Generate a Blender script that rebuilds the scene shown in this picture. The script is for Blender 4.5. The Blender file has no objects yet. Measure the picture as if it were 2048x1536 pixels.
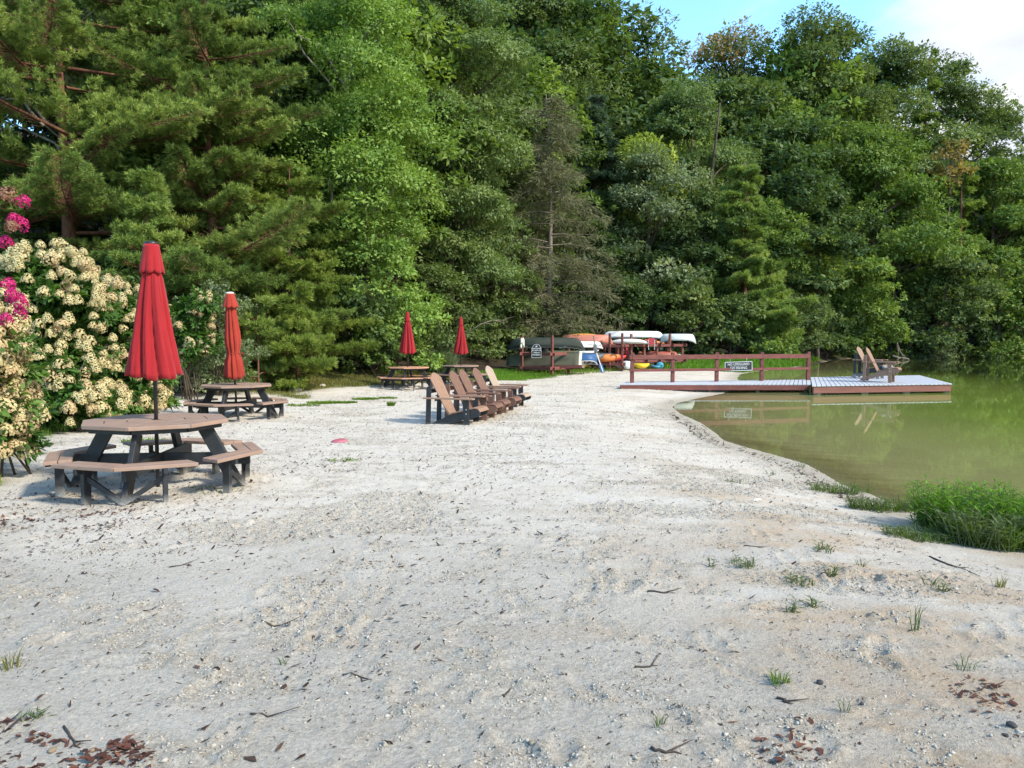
import bpy, bmesh, math, random
import numpy as np
from math import radians as R, sin, cos, pi
from mathutils import Vector, Matrix

SC = bpy.context.scene
COL = SC.collection
F = 1539.0                       # focal length in pixels of the 2048 px wide photograph
CAMH = 1.5
PITCH = math.atan(93.0 / F)
WZ = -0.22                       # water level

# ---------------------------------------------------------------- camera, sky, sun, exposure
cam = bpy.data.cameras.new('camera')
cam.sensor_fit = 'HORIZONTAL'
cam.sensor_width = 36.0
cam.lens = 36.0 * F / 2048.0
cam.clip_start = 0.1
cam.clip_end = 600
cam_o = bpy.data.objects.new('camera', cam)
COL.objects.link(cam_o)
cam_o.location = (0, 0, CAMH)
cam_o.rotation_euler = (pi / 2 - PITCH, 0, 0)
SC.camera = cam_o

SUN_EL, SUN_AZ = R(40), R(120)   # azimuth from +Y clockwise: right of the camera and a little behind it
world = bpy.data.worlds.new('World')
SC.world = world
world.use_nodes = True
wn, wl = world.node_tree.nodes, world.node_tree.links
wn.clear()
w_out = wn.new('ShaderNodeOutputWorld')
w_bg = wn.new('ShaderNodeBackground')
w_bg.inputs['Strength'].default_value = 0.15
w_sky = wn.new('ShaderNodeTexSky')
w_sky.sky_type = 'NISHITA'
w_sky.sun_disc = False
w_sky.sun_elevation = SUN_EL
w_sky.sun_rotation = SUN_AZ
w_sky.air_density = 1.0
w_sky.dust_density = 0.3
w_sky.ozone_density = 1.6
w_tc = wn.new('ShaderNodeTexCoord')
w_map = wn.new('ShaderNodeMapping')
w_map.inputs['Scale'].default_value = (1.3, 1.3, 3.6)
w_map.inputs['Rotation'].default_value = (0.25, -0.35, 0)
w_n = wn.new('ShaderNodeTexNoise')
w_n.inputs['Scale'].default_value = 2.6
w_n.inputs['Detail'].default_value = 9
w_n.inputs['Roughness'].default_value = 0.55
w_n.inputs['Distortion'].default_value = 0.6
w_sep = wn.new('ShaderNodeSeparateXYZ')
w_x = wn.new('ShaderNodeMath'); w_x.operation = 'MULTIPLY_ADD'      # clouds thicken to the right (+X)
w_x.inputs[1].default_value = 0.95
w_x.inputs[2].default_value = -0.15
w_add = wn.new('ShaderNodeMath'); w_add.operation = 'ADD'
w_rmp = wn.new('ShaderNodeValToRGB')
w_rmp.color_ramp.elements[0].position = 0.55
w_rmp.color_ramp.elements[1].position = 0.86
w_rmp.color_ramp.interpolation = 'EASE'
w_n2 = wn.new('ShaderNodeTexNoise')
w_n2.inputs['Scale'].default_value = 5.0
w_n2.inputs['Detail'].default_value = 5
w_cc = wn.new('ShaderNodeValToRGB')
w_cc.color_ramp.elements[0].position = 0.36
w_cc.color_ramp.elements[0].color = (1.85, 1.98, 2.45, 1)
w_cc.color_ramp.elements[1].position = 0.62
w_cc.color_ramp.elements[1].color = (2.45, 2.5, 2.6, 1)
w_tint = wn.new('ShaderNodeMixRGB'); w_tint.blend_type = 'MULTIPLY'
w_tint.inputs[0].default_value = 1.0
w_tint.inputs[2].default_value = (0.76, 1.0, 1.08, 1)
w_mix = wn.new('ShaderNodeMixRGB')
wl.new(w_tc.outputs['Generated'], w_map.inputs['Vector'])
wl.new(w_map.outputs[0], w_n.inputs['Vector'])
wl.new(w_map.outputs[0], w_n2.inputs['Vector'])
wl.new(w_tc.outputs['Generated'], w_sep.inputs[0])
wl.new(w_sep.outputs['X'], w_x.inputs[0])
wl.new(w_x.outputs[0], w_add.inputs[0])
wl.new(w_n.outputs['Fac'], w_add.inputs[1])
wl.new(w_add.outputs[0], w_rmp.inputs[0])
wl.new(w_n2.outputs['Fac'], w_cc.inputs[0])
wl.new(w_sky.outputs[0], w_tint.inputs[1])
wl.new(w_rmp.outputs[0], w_mix.inputs[0])
wl.new(w_tint.outputs[0], w_mix.inputs[1])
wl.new(w_cc.outputs[0], w_mix.inputs[2])
wl.new(w_mix.outputs[0], w_bg.inputs['Color'])
wl.new(w_bg.outputs[0], w_out.inputs[0])

sun = bpy.data.lights.new('sun', 'SUN')
sun.energy = 2.1
sun.angle = R(8.0)
sun.color = (1.0, 0.94, 0.84)
sun_o = bpy.data.objects.new('sun', sun)
COL.objects.link(sun_o)
sd = Vector((sin(SUN_AZ) * cos(SUN_EL), cos(SUN_AZ) * cos(SUN_EL), sin(SUN_EL)))
sun_o.rotation_euler = (-sd).to_track_quat('-Z', 'Y').to_euler()
sun_o.location = sd * 50

vs = SC.view_settings
SC.display_settings.display_device = 'sRGB'
vs.view_transform = 'Standard'
vs.look = 'None'
vs.gamma = 1.0
vs.exposure = 1.60
vs.use_curve_mapping = False
SC.render.engine = 'CYCLES'
SC.cycles.max_bounces = 10
SC.cycles.diffuse_bounces = 6
SC.cycles.glossy_bounces = 3
SC.cycles.transmission_bounces = 4
SC.cycles.transparent_max_bounces = 12
SC.cycles.caustics_reflective = False
SC.cycles.caustics_refractive = False

# ---------------------------------------------------------------- pixel -> place helpers
_f = Vector((0, cos(PITCH), -sin(PITCH)))
_u = Vector((0, sin(PITCH), cos(PITCH)))


def ray(u, v):
    return Vector((1, 0, 0)) * ((u - 1024) / F) + _u * ((768 - v) / F) + _f


def at_z(u, v, z):
    d = ray(u, v)
    t = (z - CAMH) / d.z
    return Vector((d.x * t, d.y * t, z))


def at_y(u, v, y):
    d = ray(u, v)
    t = y / d.y
    return Vector((d.x * t, y, CAMH + d.z * t))


# ---------------------------------------------------------------- noise
def vnoise(x, y, seed=0):
    xi, yi = np.floor(x).astype(np.int64), np.floor(y).astype(np.int64)
    fx, fy = x - xi, y - yi
    fx, fy = fx * fx * (3 - 2 * fx), fy * fy * (3 - 2 * fy)

    def h(a, b):
        n = (a * 374761393 + b * 668265263 + seed * 974634777) & 0xFFFFFFFF
        n = ((n ^ (n >> 13)) * 1274126177) & 0xFFFFFFFF
        n = n ^ (n >> 16)
        return (n & 0xFFFF) / 65535.0
    a, b, c, d = h(xi, yi), h(xi + 1, yi), h(xi, yi + 1), h(xi + 1, yi + 1)
    return (a * (1 - fx) + b * fx) * (1 - fy) + (c * (1 - fx) + d * fx) * fy


def fbm(x, y, seed=0, oct=4, gain=0.5):
    s, a, t = 0, 1.0, 0
    for i in range(oct):
        s = s + a * vnoise(x * 2 ** i, y * 2 ** i, seed + i * 17)
        t += a
        a *= gain
    return s / t


def smooth(a, b, x):
    t = np.clip((x - a) / (b - a), 0, 1)
    return t * t * (3 - 2 * t)


# ---------------------------------------------------------------- terrain shape
def poly_dist(px, py, pts):
    d = np.full(px.shape, 1e9)
    for (ax, ay), (bx, by) in zip(pts[:-1], pts[1:]):
        dx, dy = bx - ax, by - ay
        t = np.clip(((px - ax) * dx + (py - ay) * dy) / (dx * dx + dy * dy + 1e-12), 0, 1)
        d = np.minimum(d, (px - ax - t * dx) ** 2 + (py - ay - t * dy) ** 2)
    return np.sqrt(d)


def inside(px, py, pts):
    r = np.zeros(px.shape, bool)
    n = len(pts)
    for i in range(n):
        (ax, ay), (bx, by) = pts[i], pts[(i + 1) % n]
        if ay == by:
            continue
        c = (ay > py) != (by > py)
        r ^= c & (px < (bx - ax) * (py - ay) / (by - ay) + ax)
    return r


_shore_px = [(1600, 733), (1560, 739), (1510, 743), (1484, 748), (1476, 755), (1480, 764), (1478, 776), (1448, 787), (1400, 796), (1356, 806),
             (1346, 814), (1362, 827), (1404, 846), (1436, 868), (1450, 881), (1500, 896), (1560, 912), (1615, 928), (1655, 950),
             (1685, 968), (1745, 988), (1800, 1012), (1900, 1046), (2010, 1072), (2140, 1120)]
SHORE = [tuple(at_z(u, v, WZ)[:2]) for u, v in _shore_px]
_far_px = [(2700, 711.5), (2300, 711.5), (2048, 712), (1950, 712.5), (1880, 713.5), (1800, 714), (1740, 715), (1690, 718), (1660, 721), (1645, 725), (1622, 730)]
FAR = [tuple(at_z(u, v, WZ)[:2]) for u, v in _far_px]
LAKE = SHORE + [(6.4, 3.6), (10, -2), (20, -12), (70, -14), (115, 30), (118, 66)] + FAR
TREE = [(-60, 6), (-24, 12), (-15, 15.5), (-9.8, 17.2), (-7, 21.0), (-4.6, 24.5), (-2.4, 28), (-0.5, 32), (2, 37), (5, 41), (9.5, 42.5),
        (15, 43.5), (20.2, 47.5)] + [(FAR[-1 - i][0], FAR[-1 - i][1] + 0.8) for i in range(2, len(FAR))]
TREE = sorted(TREE)
TX, TY = np.array([p[0] for p in TREE]), np.array([p[1] for p in TREE])


def shape(px, py):
    """height, signed distance to the shore (land > 0), distance into the wood (> 0)."""
    px, py = np.asarray(px, float), np.asarray(py, float)
    ring = LAKE + [LAKE[0]]
    ds = poly_dist(px, py, ring) * np.where(inside(px, py, LAKE), -1, 1)
    dt = poly_dist(px, py, TREE) * np.where(py > np.interp(px, TX, TY), 1, -1)
    base = -0.10 * smooth(7.5, 13, py + 0.25 * px)
    base = base + 0.10 * smooth(-4, -12, px) + 0.16 * smooth(-3.0, 1.5, dt)
    hill = np.where(dt > 0, 0.12 * dt + 0.30 * np.clip(dt - 8, 0, 40), 0)
    far = smooth(16, 22, px)
    land = base + hill * (1 - 0.15 * far)
    edge = smooth(0, 1, ds / np.where(dt > -1.2, 0.9, 2.6))
    z_land = (WZ - 0.004) + (land - WZ) * edge
    dd = np.clip(-ds, 0, 30)
    z_bed = (WZ - 0.004) - 0.055 * dd - 0.012 * dd * np.clip(dd - 1.5, 0, 12)
    z = np.where(ds >= 0, z_land, np.maximum(z_bed, WZ - 2.6))
    return z, ds, dt


def gz(x, y):
    return float(shape(np.array([x]), np.array([y]))[0][0])


_gd = 1.5 * (130 / 1.5) ** (np.arange(1400) / 1399)


def ground(u, v):
    """first point of the terrain that the sight line through (u, v) meets"""
    d = ray(u, v)
    x, y, z = d.x / d.y * _gd, _gd, CAMH + d.z / d.y * _gd
    h = z - np.maximum(shape(x, y)[0], WZ)
    k = int(np.argmax(h < 0)) if (h < 0).any() else len(_gd) - 1
    t = h[k - 1] / (h[k - 1] - h[k] + 1e-9)
    dd = _gd[k - 1] + (_gd[k] - _gd[k - 1]) * t
    px, py = d.x / d.y * dd, dd
    return Vector((px, py, gz(px, py)))


# ---------------------------------------------------------------- object helpers
def setp(o, label=None, cat=None, group=None, kind=None):
    for k, v in (('label', label), ('category', cat), ('group', group), ('kind', kind)):
        if v:
            o[k] = v
    return o


def empty(name, label, cat, loc=(0, 0, 0), rz=0.0, group=None):
    o = bpy.data.objects.new(name, None)
    COL.objects.link(o)
    o.location = loc
    o.rotation_euler = (0, 0, rz)
    o.empty_display_size = 0.1
    return setp(o, label, cat, group)


def add_obj(name, me, mat=None, parent=None, bevel=0):
    if mat is not None:
        me.materials.clear()
        for m in (mat if isinstance(mat, (list, tuple)) else [mat]):
            me.materials.append(m)
    o = bpy.data.objects.new(name, me)
    COL.objects.link(o)
    if parent:
        o.parent = parent
    if bevel:
        b = o.modifiers.new('bevel', 'BEVEL')
        b.width = bevel
        b.segments = 1
        b.limit_method = 'ANGLE'
    return o


def copy_tree(o, parent=None):
    c = o.copy()
    COL.objects.link(c)
    if parent is not None:
        c.parent = parent
    for ch in list(o.children):
        copy_tree(ch, c)
    return c


def np_mesh(name, V, quads=None, tris=None, attrs=None, smooth_=False):
    """fast mesh from arrays; attrs = {name: per-vertex float array}"""
    me = bpy.data.meshes.new(name)
    V = np.asarray(V, np.float32)
    nq = 0 if quads is None else len(quads)
    nt = 0 if tris is None else len(tris)
    me.vertices.add(len(V))
    me.vertices.foreach_set('co', V.ravel())
    idx = []
    if nq:
        idx.append(np.asarray(quads, np.int32).ravel())
    if nt:
        idx.append(np.asarray(tris, np.int32).ravel())
    idx = np.concatenate(idx)
    me.loops.add(len(idx))
    me.loops.foreach_set('vertex_index', idx)
    me.polygons.add(nq + nt)
    st = np.concatenate([np.arange(nq) * 4, nq * 4 + np.arange(nt) * 3]).astype(np.int32)
    me.polygons.foreach_set('loop_start', st)
    if smooth_:
        me.polygons.foreach_set('use_smooth', np.ones(nq + nt, bool))
    me.update(calc_edges=True)
    for k, a in (attrs or {}).items():
        at = me.attributes.new(k, 'FLOAT', 'POINT')
        at.data.foreach_set('value', np.asarray(a, np.float32))
    return me


class MB:
    """collects boxes, boards, tubes and prisms into one mesh"""

    def __init__(s):
        s.v, s.f = [], []

    def add(s, verts, faces):
        n = len(s.v)
        s.v += [tuple(p) for p in verts]
        s.f += [tuple(i + n for i in f) for f in faces]

    def box(s, c, size, rot=None):
        hx, hy, hz = size[0] / 2, size[1] / 2, size[2] / 2
        P = [Vector((x * hx, y * hy, z * hz)) for z in (-1, 1) for y in (-1, 1) for x in (-1, 1)]
        if rot is not None:
            P = [rot @ p for p in P]
        c = Vector(c)
        s.add([p + c for p in P], [(0, 2, 3, 1), (4, 5, 7, 6), (0, 1, 5, 4), (2, 6, 7, 3), (0, 4, 6, 2), (1, 3, 7, 5)])
        return s

    def board(s, a, b, w, t, up=(0, 0, 1)):
        """a plank from a to b, w wide across, t thick along up"""
        a, b = Vector(a), Vector(b)
        x = (b - a)
        L = x.length
        x.normalize()
        y = Vector(up).cross(x)
        if y.length < 1e-4:
            y = Vector((1, 0, 0)).cross(x)
        y.normalize()
        z = x.cross(y)
        s.box((a + b) / 2, (L, w, t), Matrix((x, y, z)).transposed())
        return s

    def prism(s, pts, h0, h1, frame=None):
        """polygon pts (x, y) lifted from h0 to h1 along z of frame (a function of (x, y, z))"""
        fr = frame or (lambda x, y, z: (x, y, z))
        n = len(pts)
        V = [fr(x, y, h0) for x, y in pts] + [fr(x, y, h1) for x, y in pts]
        Fc = [tuple(range(n))[::-1], tuple(range(n, 2 * n))] + [(i, (i + 1) % n, n + (i + 1) % n, n + i) for i in range(n)]
        s.add(V, Fc)
        return s

    def tube(s, path, radii, n=8, caps=True):
        path = [Vector(p) for p in path]
        if not isinstance(radii, (list, tuple)):
            radii = [radii] * len(path)
        base = len(s.v)
        for i, p in enumerate(path):
            t = (path[min(i + 1, len(path) - 1)] - path[max(i - 1, 0)])
            if t.length < 1e-9:
                t = Vector((0, 0, 1))
            t.normalize()
            a = Vector((0, 0, 1)) if abs(t.z) < 0.9 else Vector((1, 0, 0))
            u = t.cross(a).normalized()
            w = t.cross(u)
            for k in range(n):
                an = 2 * pi * k / n
                s.v.append(tuple(p + (u * cos(an) + w * sin(an)) * radii[i]))
        for i in range(len(path) - 1):
            for k in range(n):
                s.f.append((base + i * n + k, base + i * n + (k + 1) % n, base + (i + 1) * n + (k + 1) % n, base + (i + 1) * n + k))
        if caps:
            s.f.append(tuple(base + k for k in range(n))[::-1])
            s.f.append(tuple(base + (len(path) - 1) * n + k for k in range(n)))
        return s

    def lathe(s, prof, n=16, c=(0, 0, 0), rfun=None):
        base = len(s.v)
        for r, z in prof:
            for k in range(n):
                an = 2 * pi * k / n
                rr = r if rfun is None else rfun(r, an, z)
                s.v.append((c[0] + rr * cos(an), c[1] + rr * sin(an), c[2] + z))
        for i in range(len(prof) - 1):
            for k in range(n):
                s.f.append((base + i * n + k, base + i * n + (k + 1) % n, base + (i + 1) * n + (k + 1) % n, base + (i + 1) * n + k))
        return s

    def mesh(s, name, smooth_=False):
        me = bpy.data.meshes.new(name)
        me.from_pydata(s.v, [], s.f)
        me.update()
        bm = bmesh.new()
        bm.from_mesh(me)
        bmesh.ops.recalc_face_normals(bm, faces=bm.faces)
        bm.to_mesh(me)
        bm.free()
        if smooth_:
            for p in me.polygons:
                p.use_smooth = True
        return me

    def build(s, name, mat, parent=None, bevel=0, smooth_=False):
        return add_obj(name, s.mesh(name, smooth_), mat, parent, bevel)


# ---------------------------------------------------------------- materials
def new_mat(name):
    m = bpy.data.materials.new(name)
    m.use_nodes = True
    nt = m.node_tree
    for n in list(nt.nodes):
        nt.nodes.remove(n)
    out = nt.nodes.new('ShaderNodeOutputMaterial')
    return m, nt, out


def N(nt, t, **kw):
    n = nt.nodes.new('ShaderNode' + t)
    for k, v in kw.items():
        if k.startswith('i_'):
            n.inputs[k[2:].replace('_', ' ')].default_value = v
        else:
            setattr(n, k, v)
    return n


def ramp(nt, src, stops, interp='LINEAR'):
    r = nt.nodes.new('ShaderNodeValToRGB')
    cr = r.color_ramp
    cr.interpolation = interp
    while len(cr.elements) < len(stops):
        cr.elements.new(0.5)
    for e, (p, c) in zip(cr.elements, stops):
        e.position = p
        e.color = (c, c, c, 1) if isinstance(c, (int, float)) else (c[0], c[1], c[2], 1)
    nt.links.new(src, r.inputs[0])
    return r.outputs[0]


def mixc(nt, fac, a, b, mode='MIX'):
    m = nt.nodes.new('ShaderNodeMixRGB')
    m.blend_type = mode
    for i, x in enumerate((fac, a, b)):
        if isinstance(x, (int, float)):
            m.inputs[i].default_value = x if i == 0 else (x, x, x, 1)
        elif isinstance(x, (tuple, list)):
            m.inputs[i].default_value = (x[0], x[1], x[2], 1)
        else:
            nt.links.new(x, m.inputs[i])
    return m.outputs[0]


def mth(nt, op, a, b=0.0, c=0.0):
    m = nt.nodes.new('ShaderNodeMath')
    m.operation = op
    for i, x in enumerate((a, b, c)):
        if isinstance(x, (int, float)):
            m.inputs[i].default_value = x
        else:
            nt.links.new(x, m.inputs[i])
    return m.outputs[0]


def attr(nt, name):
    a = nt.nodes.new('ShaderNodeAttribute')
    a.attribute_name = name
    return a.outputs['Fac']


def noise(nt, scale, detail=4, rough=0.55, vec=None, dist=0.0):
    n = N(nt, 'TexNoise', i_Scale=scale, i_Detail=detail, i_Roughness=rough, i_Distortion=dist)
    if vec is not None:
        nt.links.new(vec, n.inputs['Vector'])
    return n.outputs['Fac']


def objco(nt, scale=(1, 1, 1)):
    tc = nt.nodes.new('ShaderNodeTexCoord')
    mp = nt.nodes.new('ShaderNodeMapping')
    mp.inputs['Scale'].default_value = scale
    nt.links.new(tc.outputs['Object'], mp.inputs['Vector'])
    return mp.outputs[0]


def simple(name, col, rough=0.6, var=0.25, scale=6.0, stretch=(1, 1, 1), bump=0.0, metal=0.0, dirt=None, dust_z=None, bscale=None, spec=0.5):
    """a painted, wooden or plastic surface: mottled colour, bump, and where asked for dirt blotches or sand dusted on its foot"""
    m, nt, out = new_mat(name)
    b = N(nt, 'BsdfPrincipled', i_Roughness=rough, i_Metallic=metal)
    b.inputs['Specular IOR Level'].default_value = spec
    co = objco(nt, stretch)
    n1 = noise(nt, scale, 5, 0.6, co)
    lo = tuple(c * (1 - var) for c in col)
    hi = tuple(min(1, c * (1 + var)) for c in col)
    c = ramp(nt, n1, [(0.28, lo), (0.72, hi)])
    if dirt:
        n2 = noise(nt, scale * 0.6, 6, 0.65, co)
        c = mixc(nt, ramp(nt, n2, [(0.50, 0.0), (0.68, 0.8)]), c, dirt)
    if dust_z is not None:
        tc = nt.nodes.new('ShaderNodeTexCoord')
        sp = nt.nodes.new('ShaderNodeSeparateXYZ')
        nt.links.new(tc.outputs['Object'], sp.inputs[0])
        n3 = noise(nt, 22, 5, 0.7)
        h = mth(nt, 'MULTIPLY_ADD', n3, dust_z[1] * 1.2, sp.outputs['Z'])
        fac = ramp(nt, mth(nt, 'DIVIDE', h, dust_z[0] + dust_z[1]), [(0.35, 0.72), (1.0, 0.0)])
        c = mixc(nt, fac, c, (0.36, 0.345, 0.31))
    nt.links.new(c, b.inputs['Base Color'])
    if bump:
        bp = N(nt, 'Bump', i_Strength=bump, i_Distance=0.01)
        nt.links.new(noise(nt, bscale or scale * 3, 4, 0.6, co), bp.inputs['Height'])
        nt.links.new(bp.outputs[0], b.inputs['Normal'])
    nt.links.new(b.outputs[0], out.inputs[0])
    return m


def leaf_mat(name, stops, trans=0.32, rough=0.6, tr_mul=(1.25, 1.35, 0.6), spec=0.2):
    m, nt, out = new_mat(name)
    c = ramp(nt, attr(nt, 'tint'), stops)
    b = N(nt, 'BsdfPrincipled', i_Roughness=rough)
    b.inputs['Specular IOR Level'].default_value = spec
    nt.links.new(c, b.inputs['Base Color'])
    t = N(nt, 'BsdfTranslucent')
    nt.links.new(mixc(nt, 1.0, c, tr_mul, 'MULTIPLY'), t.inputs['Color'])
    mx = N(nt, 'MixShader')
    mx.inputs[0].default_value = trans
    nt.links.new(b.outputs[0], mx.inputs[1])
    nt.links.new(t.outputs[0], mx.inputs[2])
    nt.links.new(mx.outputs[0], out.inputs[0])
    return m


M = {}


def mk_leaf(k, dark, mid, light, **kw):
    M[k] = leaf_mat(k, [(0.0, dark), (0.5, mid), (1.0, light)], **kw)


mk_leaf('leaf_maple', (0.088, 0.142, 0.032), (0.160, 0.238, 0.051), (0.284, 0.367, 0.080))
mk_leaf('leaf_bright', (0.115, 0.191, 0.042), (0.199, 0.305, 0.066), (0.322, 0.436, 0.103))
mk_leaf('leaf_oak', (0.071, 0.108, 0.035), (0.131, 0.180, 0.056), (0.231, 0.279, 0.094))
mk_leaf('leaf_pale', (0.099, 0.137, 0.068), (0.184, 0.232, 0.118), (0.338, 0.381, 0.220))
mk_leaf('leaf_dark', (0.043, 0.077, 0.026), (0.077, 0.125, 0.038), (0.146, 0.203, 0.066))
mk_leaf('leaf_locust', (0.093, 0.142, 0.050), (0.160, 0.225, 0.077), (0.253, 0.320, 0.118))
mk_leaf('leaf_yellow', (0.181, 0.237, 0.045), (0.305, 0.373, 0.068), (0.452, 0.486, 0.124))
mk_leaf('leaf_autumn', (0.160, 0.130, 0.030), (0.340, 0.240, 0.080), (0.500, 0.340, 0.160))
mk_leaf('leaf_rusty', (0.077, 0.122, 0.043), (0.131, 0.164, 0.058), (0.399, 0.245, 0.118))
mk_leaf('needle', (0.096, 0.153, 0.036), (0.203, 0.282, 0.066), (0.373, 0.435, 0.113), trans=0.3)
mk_leaf('needle_yellow', (0.102, 0.153, 0.029), (0.192, 0.260, 0.047), (0.328, 0.379, 0.079), trans=0.3)
mk_leaf('needle_blue', (0.045, 0.077, 0.047), (0.080, 0.125, 0.072), (0.130, 0.182, 0.104), trans=0.25)
mk_leaf('needle_dead', (0.10, 0.093, 0.052), (0.155, 0.152, 0.080), (0.185, 0.20, 0.090), trans=0.15, spec=0.15)
mk_leaf('leaf_hydrangea', (0.040, 0.100, 0.016), (0.075, 0.165, 0.025), (0.140, 0.240, 0.040), spec=0.5)
mk_leaf('petal_cream', (0.50, 0.38, 0.20), (0.59, 0.50, 0.255), (0.63, 0.59, 0.33), trans=0.25, tr_mul=(1, 1, 0.9), spec=0.1)
mk_leaf('petal_tan', (0.47, 0.325, 0.18), (0.555, 0.425, 0.225), (0.60, 0.51, 0.285), trans=0.25, tr_mul=(1, 1, 0.9), spec=0.1)
mk_leaf('petal_pink', (0.34, 0.012, 0.08), (0.50, 0.025, 0.14), (0.62, 0.06, 0.23), trans=0.25, tr_mul=(1, 1, 1), spec=0.1)
mk_leaf('petal_faded', (0.160, 0.070, 0.040), (0.260, 0.130, 0.080), (0.360, 0.210, 0.140), trans=0.2, tr_mul=(1, 1, 1), spec=0.1)
mk_leaf('grass', (0.070, 0.130, 0.012), (0.120, 0.210, 0.020), (0.210, 0.300, 0.040), trans=0.35)
mk_leaf('grass_dry', (0.130, 0.120, 0.030), (0.170, 0.170, 0.045), (0.240, 0.220, 0.070), trans=0.3)
mk_leaf('grass_lush', (0.055, 0.130, 0.012), (0.110, 0.230, 0.020), (0.200, 0.360, 0.035), trans=0.35)
mk_leaf('weed', (0.060, 0.095, 0.030), (0.100, 0.145, 0.050), (0.170, 0.210, 0.085), trans=0.3)
mk_leaf('litter', (0.028, 0.018, 0.013), (0.065, 0.040, 0.028), (0.150, 0.075, 0.045), trans=0.05, tr_mul=(1, 1, 1), spec=0.2)
mk_leaf('litter_red', (0.050, 0.022, 0.015), (0.105, 0.042, 0.026), (0.190, 0.080, 0.045), trans=0.05, tr_mul=(1, 1, 1), spec=0.2)

M['bark'] = simple('bark', (0.10, 0.075, 0.055), 0.9, 0.5, 5, (2, 2, 0.4), bump=0.8, spec=0.1)
M['bark_pale'] = simple('bark_pale', (0.21, 0.185, 0.15), 0.9, 0.3, 5, (2, 2, 0.6), bump=0.5, dirt=(0.10, 0.11, 0.07), spec=0.1)
M['bark_pine'] = simple('bark_pine', (0.155, 0.075, 0.048), 0.9, 0.5, 6, (2, 2, 0.5), bump=0.9, spec=0.1)
M['bark_dead'] = simple('bark_dead', (0.22, 0.18, 0.14), 0.9, 0.35, 6, (2, 2, 0.5), bump=0.5, spec=0.1)
M['black_plastic'] = simple('black_plastic', (0.022, 0.023, 0.025), 0.55, 0.3, 14, bump=0.15, dust_z=(0.07, 0.10), spec=0.4)
M['composite'] = simple('composite', (0.29, 0.19, 0.137), 0.55, 0.14, 5, (1, 1, 1), bump=0.12, bscale=60, dirt=(0.30, 0.22, 0.18), spec=0.45)
M['composite_orange'] = simple('composite_orange', (0.46, 0.235, 0.14), 0.55, 0.15, 5, bump=0.12, bscale=60, spec=0.4)
M['slat_tan'] = simple('slat_tan', (0.275, 0.165, 0.107), 0.55, 0.12, 7, bump=0.12, bscale=70)
M['slat_brown'] = simple('slat_brown', (0.165, 0.085, 0.056), 0.55, 0.15, 7, bump=0.12, bscale=70, dust_z=(0.06, 0.10))
M['slat_cream'] = simple('slat_cream', (0.36, 0.275, 0.20), 0.55, 0.10, 7, bump=0.12, bscale=70)
M['slat_taupe'] = simple('slat_taupe', (0.255, 0.14, 0.087), 0.55, 0.12, 7, bump=0.12, bscale=70)
M['bolt'] = simple('bolt', (0.55, 0.55, 0.55), 0.35, 0.1, 20, metal=0.9)
M['stain_red'] = simple('stain_red', (0.175, 0.058, 0.045), 0.7, 0.32, 5, (0.6, 3, 3), bump=0.35, dirt=(0.11, 0.05, 0.042), spec=0.3)
M['stain_fascia'] = simple('stain_fascia', (0.215, 0.085, 0.062), 0.6, 0.22, 2.2, (0.4, 2, 6), bump=0.3, dirt=(0.155, 0.065, 0.05), spec=0.35)
M['post_grey'] = simple('post_grey', (0.23, 0.19, 0.15), 0.85, 0.3, 6, (2, 2, 0.5), bump=0.4)


def fabric(name, col):
    m, nt, out = new_mat(name)
    b = N(nt, 'BsdfPrincipled', i_Roughness=0.85)
    b.inputs['Specular IOR Level'].default_value = 0.2
    b.inputs['Sheen Weight'].default_value = 0.15
    n1 = noise(nt, 3.0, 4, 0.6, objco(nt, (1, 1, 0.5)))
    c = ramp(nt, n1, [(0.3, tuple(x * 0.82 for x in col)), (0.75, tuple(min(1, x * 1.12) for x in col))])
    nt.links.new(c, b.inputs['Base Color'])
    bp = N(nt, 'Bump', i_Strength=0.15, i_Distance=0.004)
    nt.links.new(noise(nt, 260, 2, 0.5), bp.inputs['Height'])
    nt.links.new(bp.outputs[0], b.inputs['Normal'])
    t = N(nt, 'BsdfTranslucent')
    t.inputs['Color'].default_value = (col[0], col[1] * 0.6, col[2] * 0.6, 1)
    mx = N(nt, 'MixShader')
    mx.inputs[0].default_value = 0.12
    nt.links.new(b.outputs[0], mx.inputs[1])
    nt.links.new(t.outputs[0], mx.inputs[2])
    nt.links.new(mx.outputs[0], out.inputs[0])
    return m


M['canvas_red'] = fabric('canvas_red', (0.33, 0.016, 0.020))
M['canvas_faded'] = fabric('canvas_faded', (0.35, 0.038, 0.022))
# ================================================================ THE SETTING: ground, water
rng = np.random.default_rng(7)
_gedge = [(-500, 1130), (-200, 1020), (0, 958), (66, 898), (150, 858), (215, 838), (262, 806), (300, 790), (380, 784), (470, 786), (560, 795), (606, 797),
          (645, 780), (740, 773), (840, 767), (900, 764), (960, 762), (1050, 761), (1098, 757), (1110, 750), (1140, 745), (1200, 741),
          (1280, 739), (1350, 739.5), (1410, 741), (1470, 744), (1486, 748)]
GEDGE = [tuple(ground(u, v)[:2]) for u, v in _gedge]
GRASS = GEDGE + [tuple(SHORE[2]), tuple(SHORE[1]), tuple(SHORE[0])] + FAR[::-1] + [(90, 140), (-90, 140), (-90, 4)]

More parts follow.
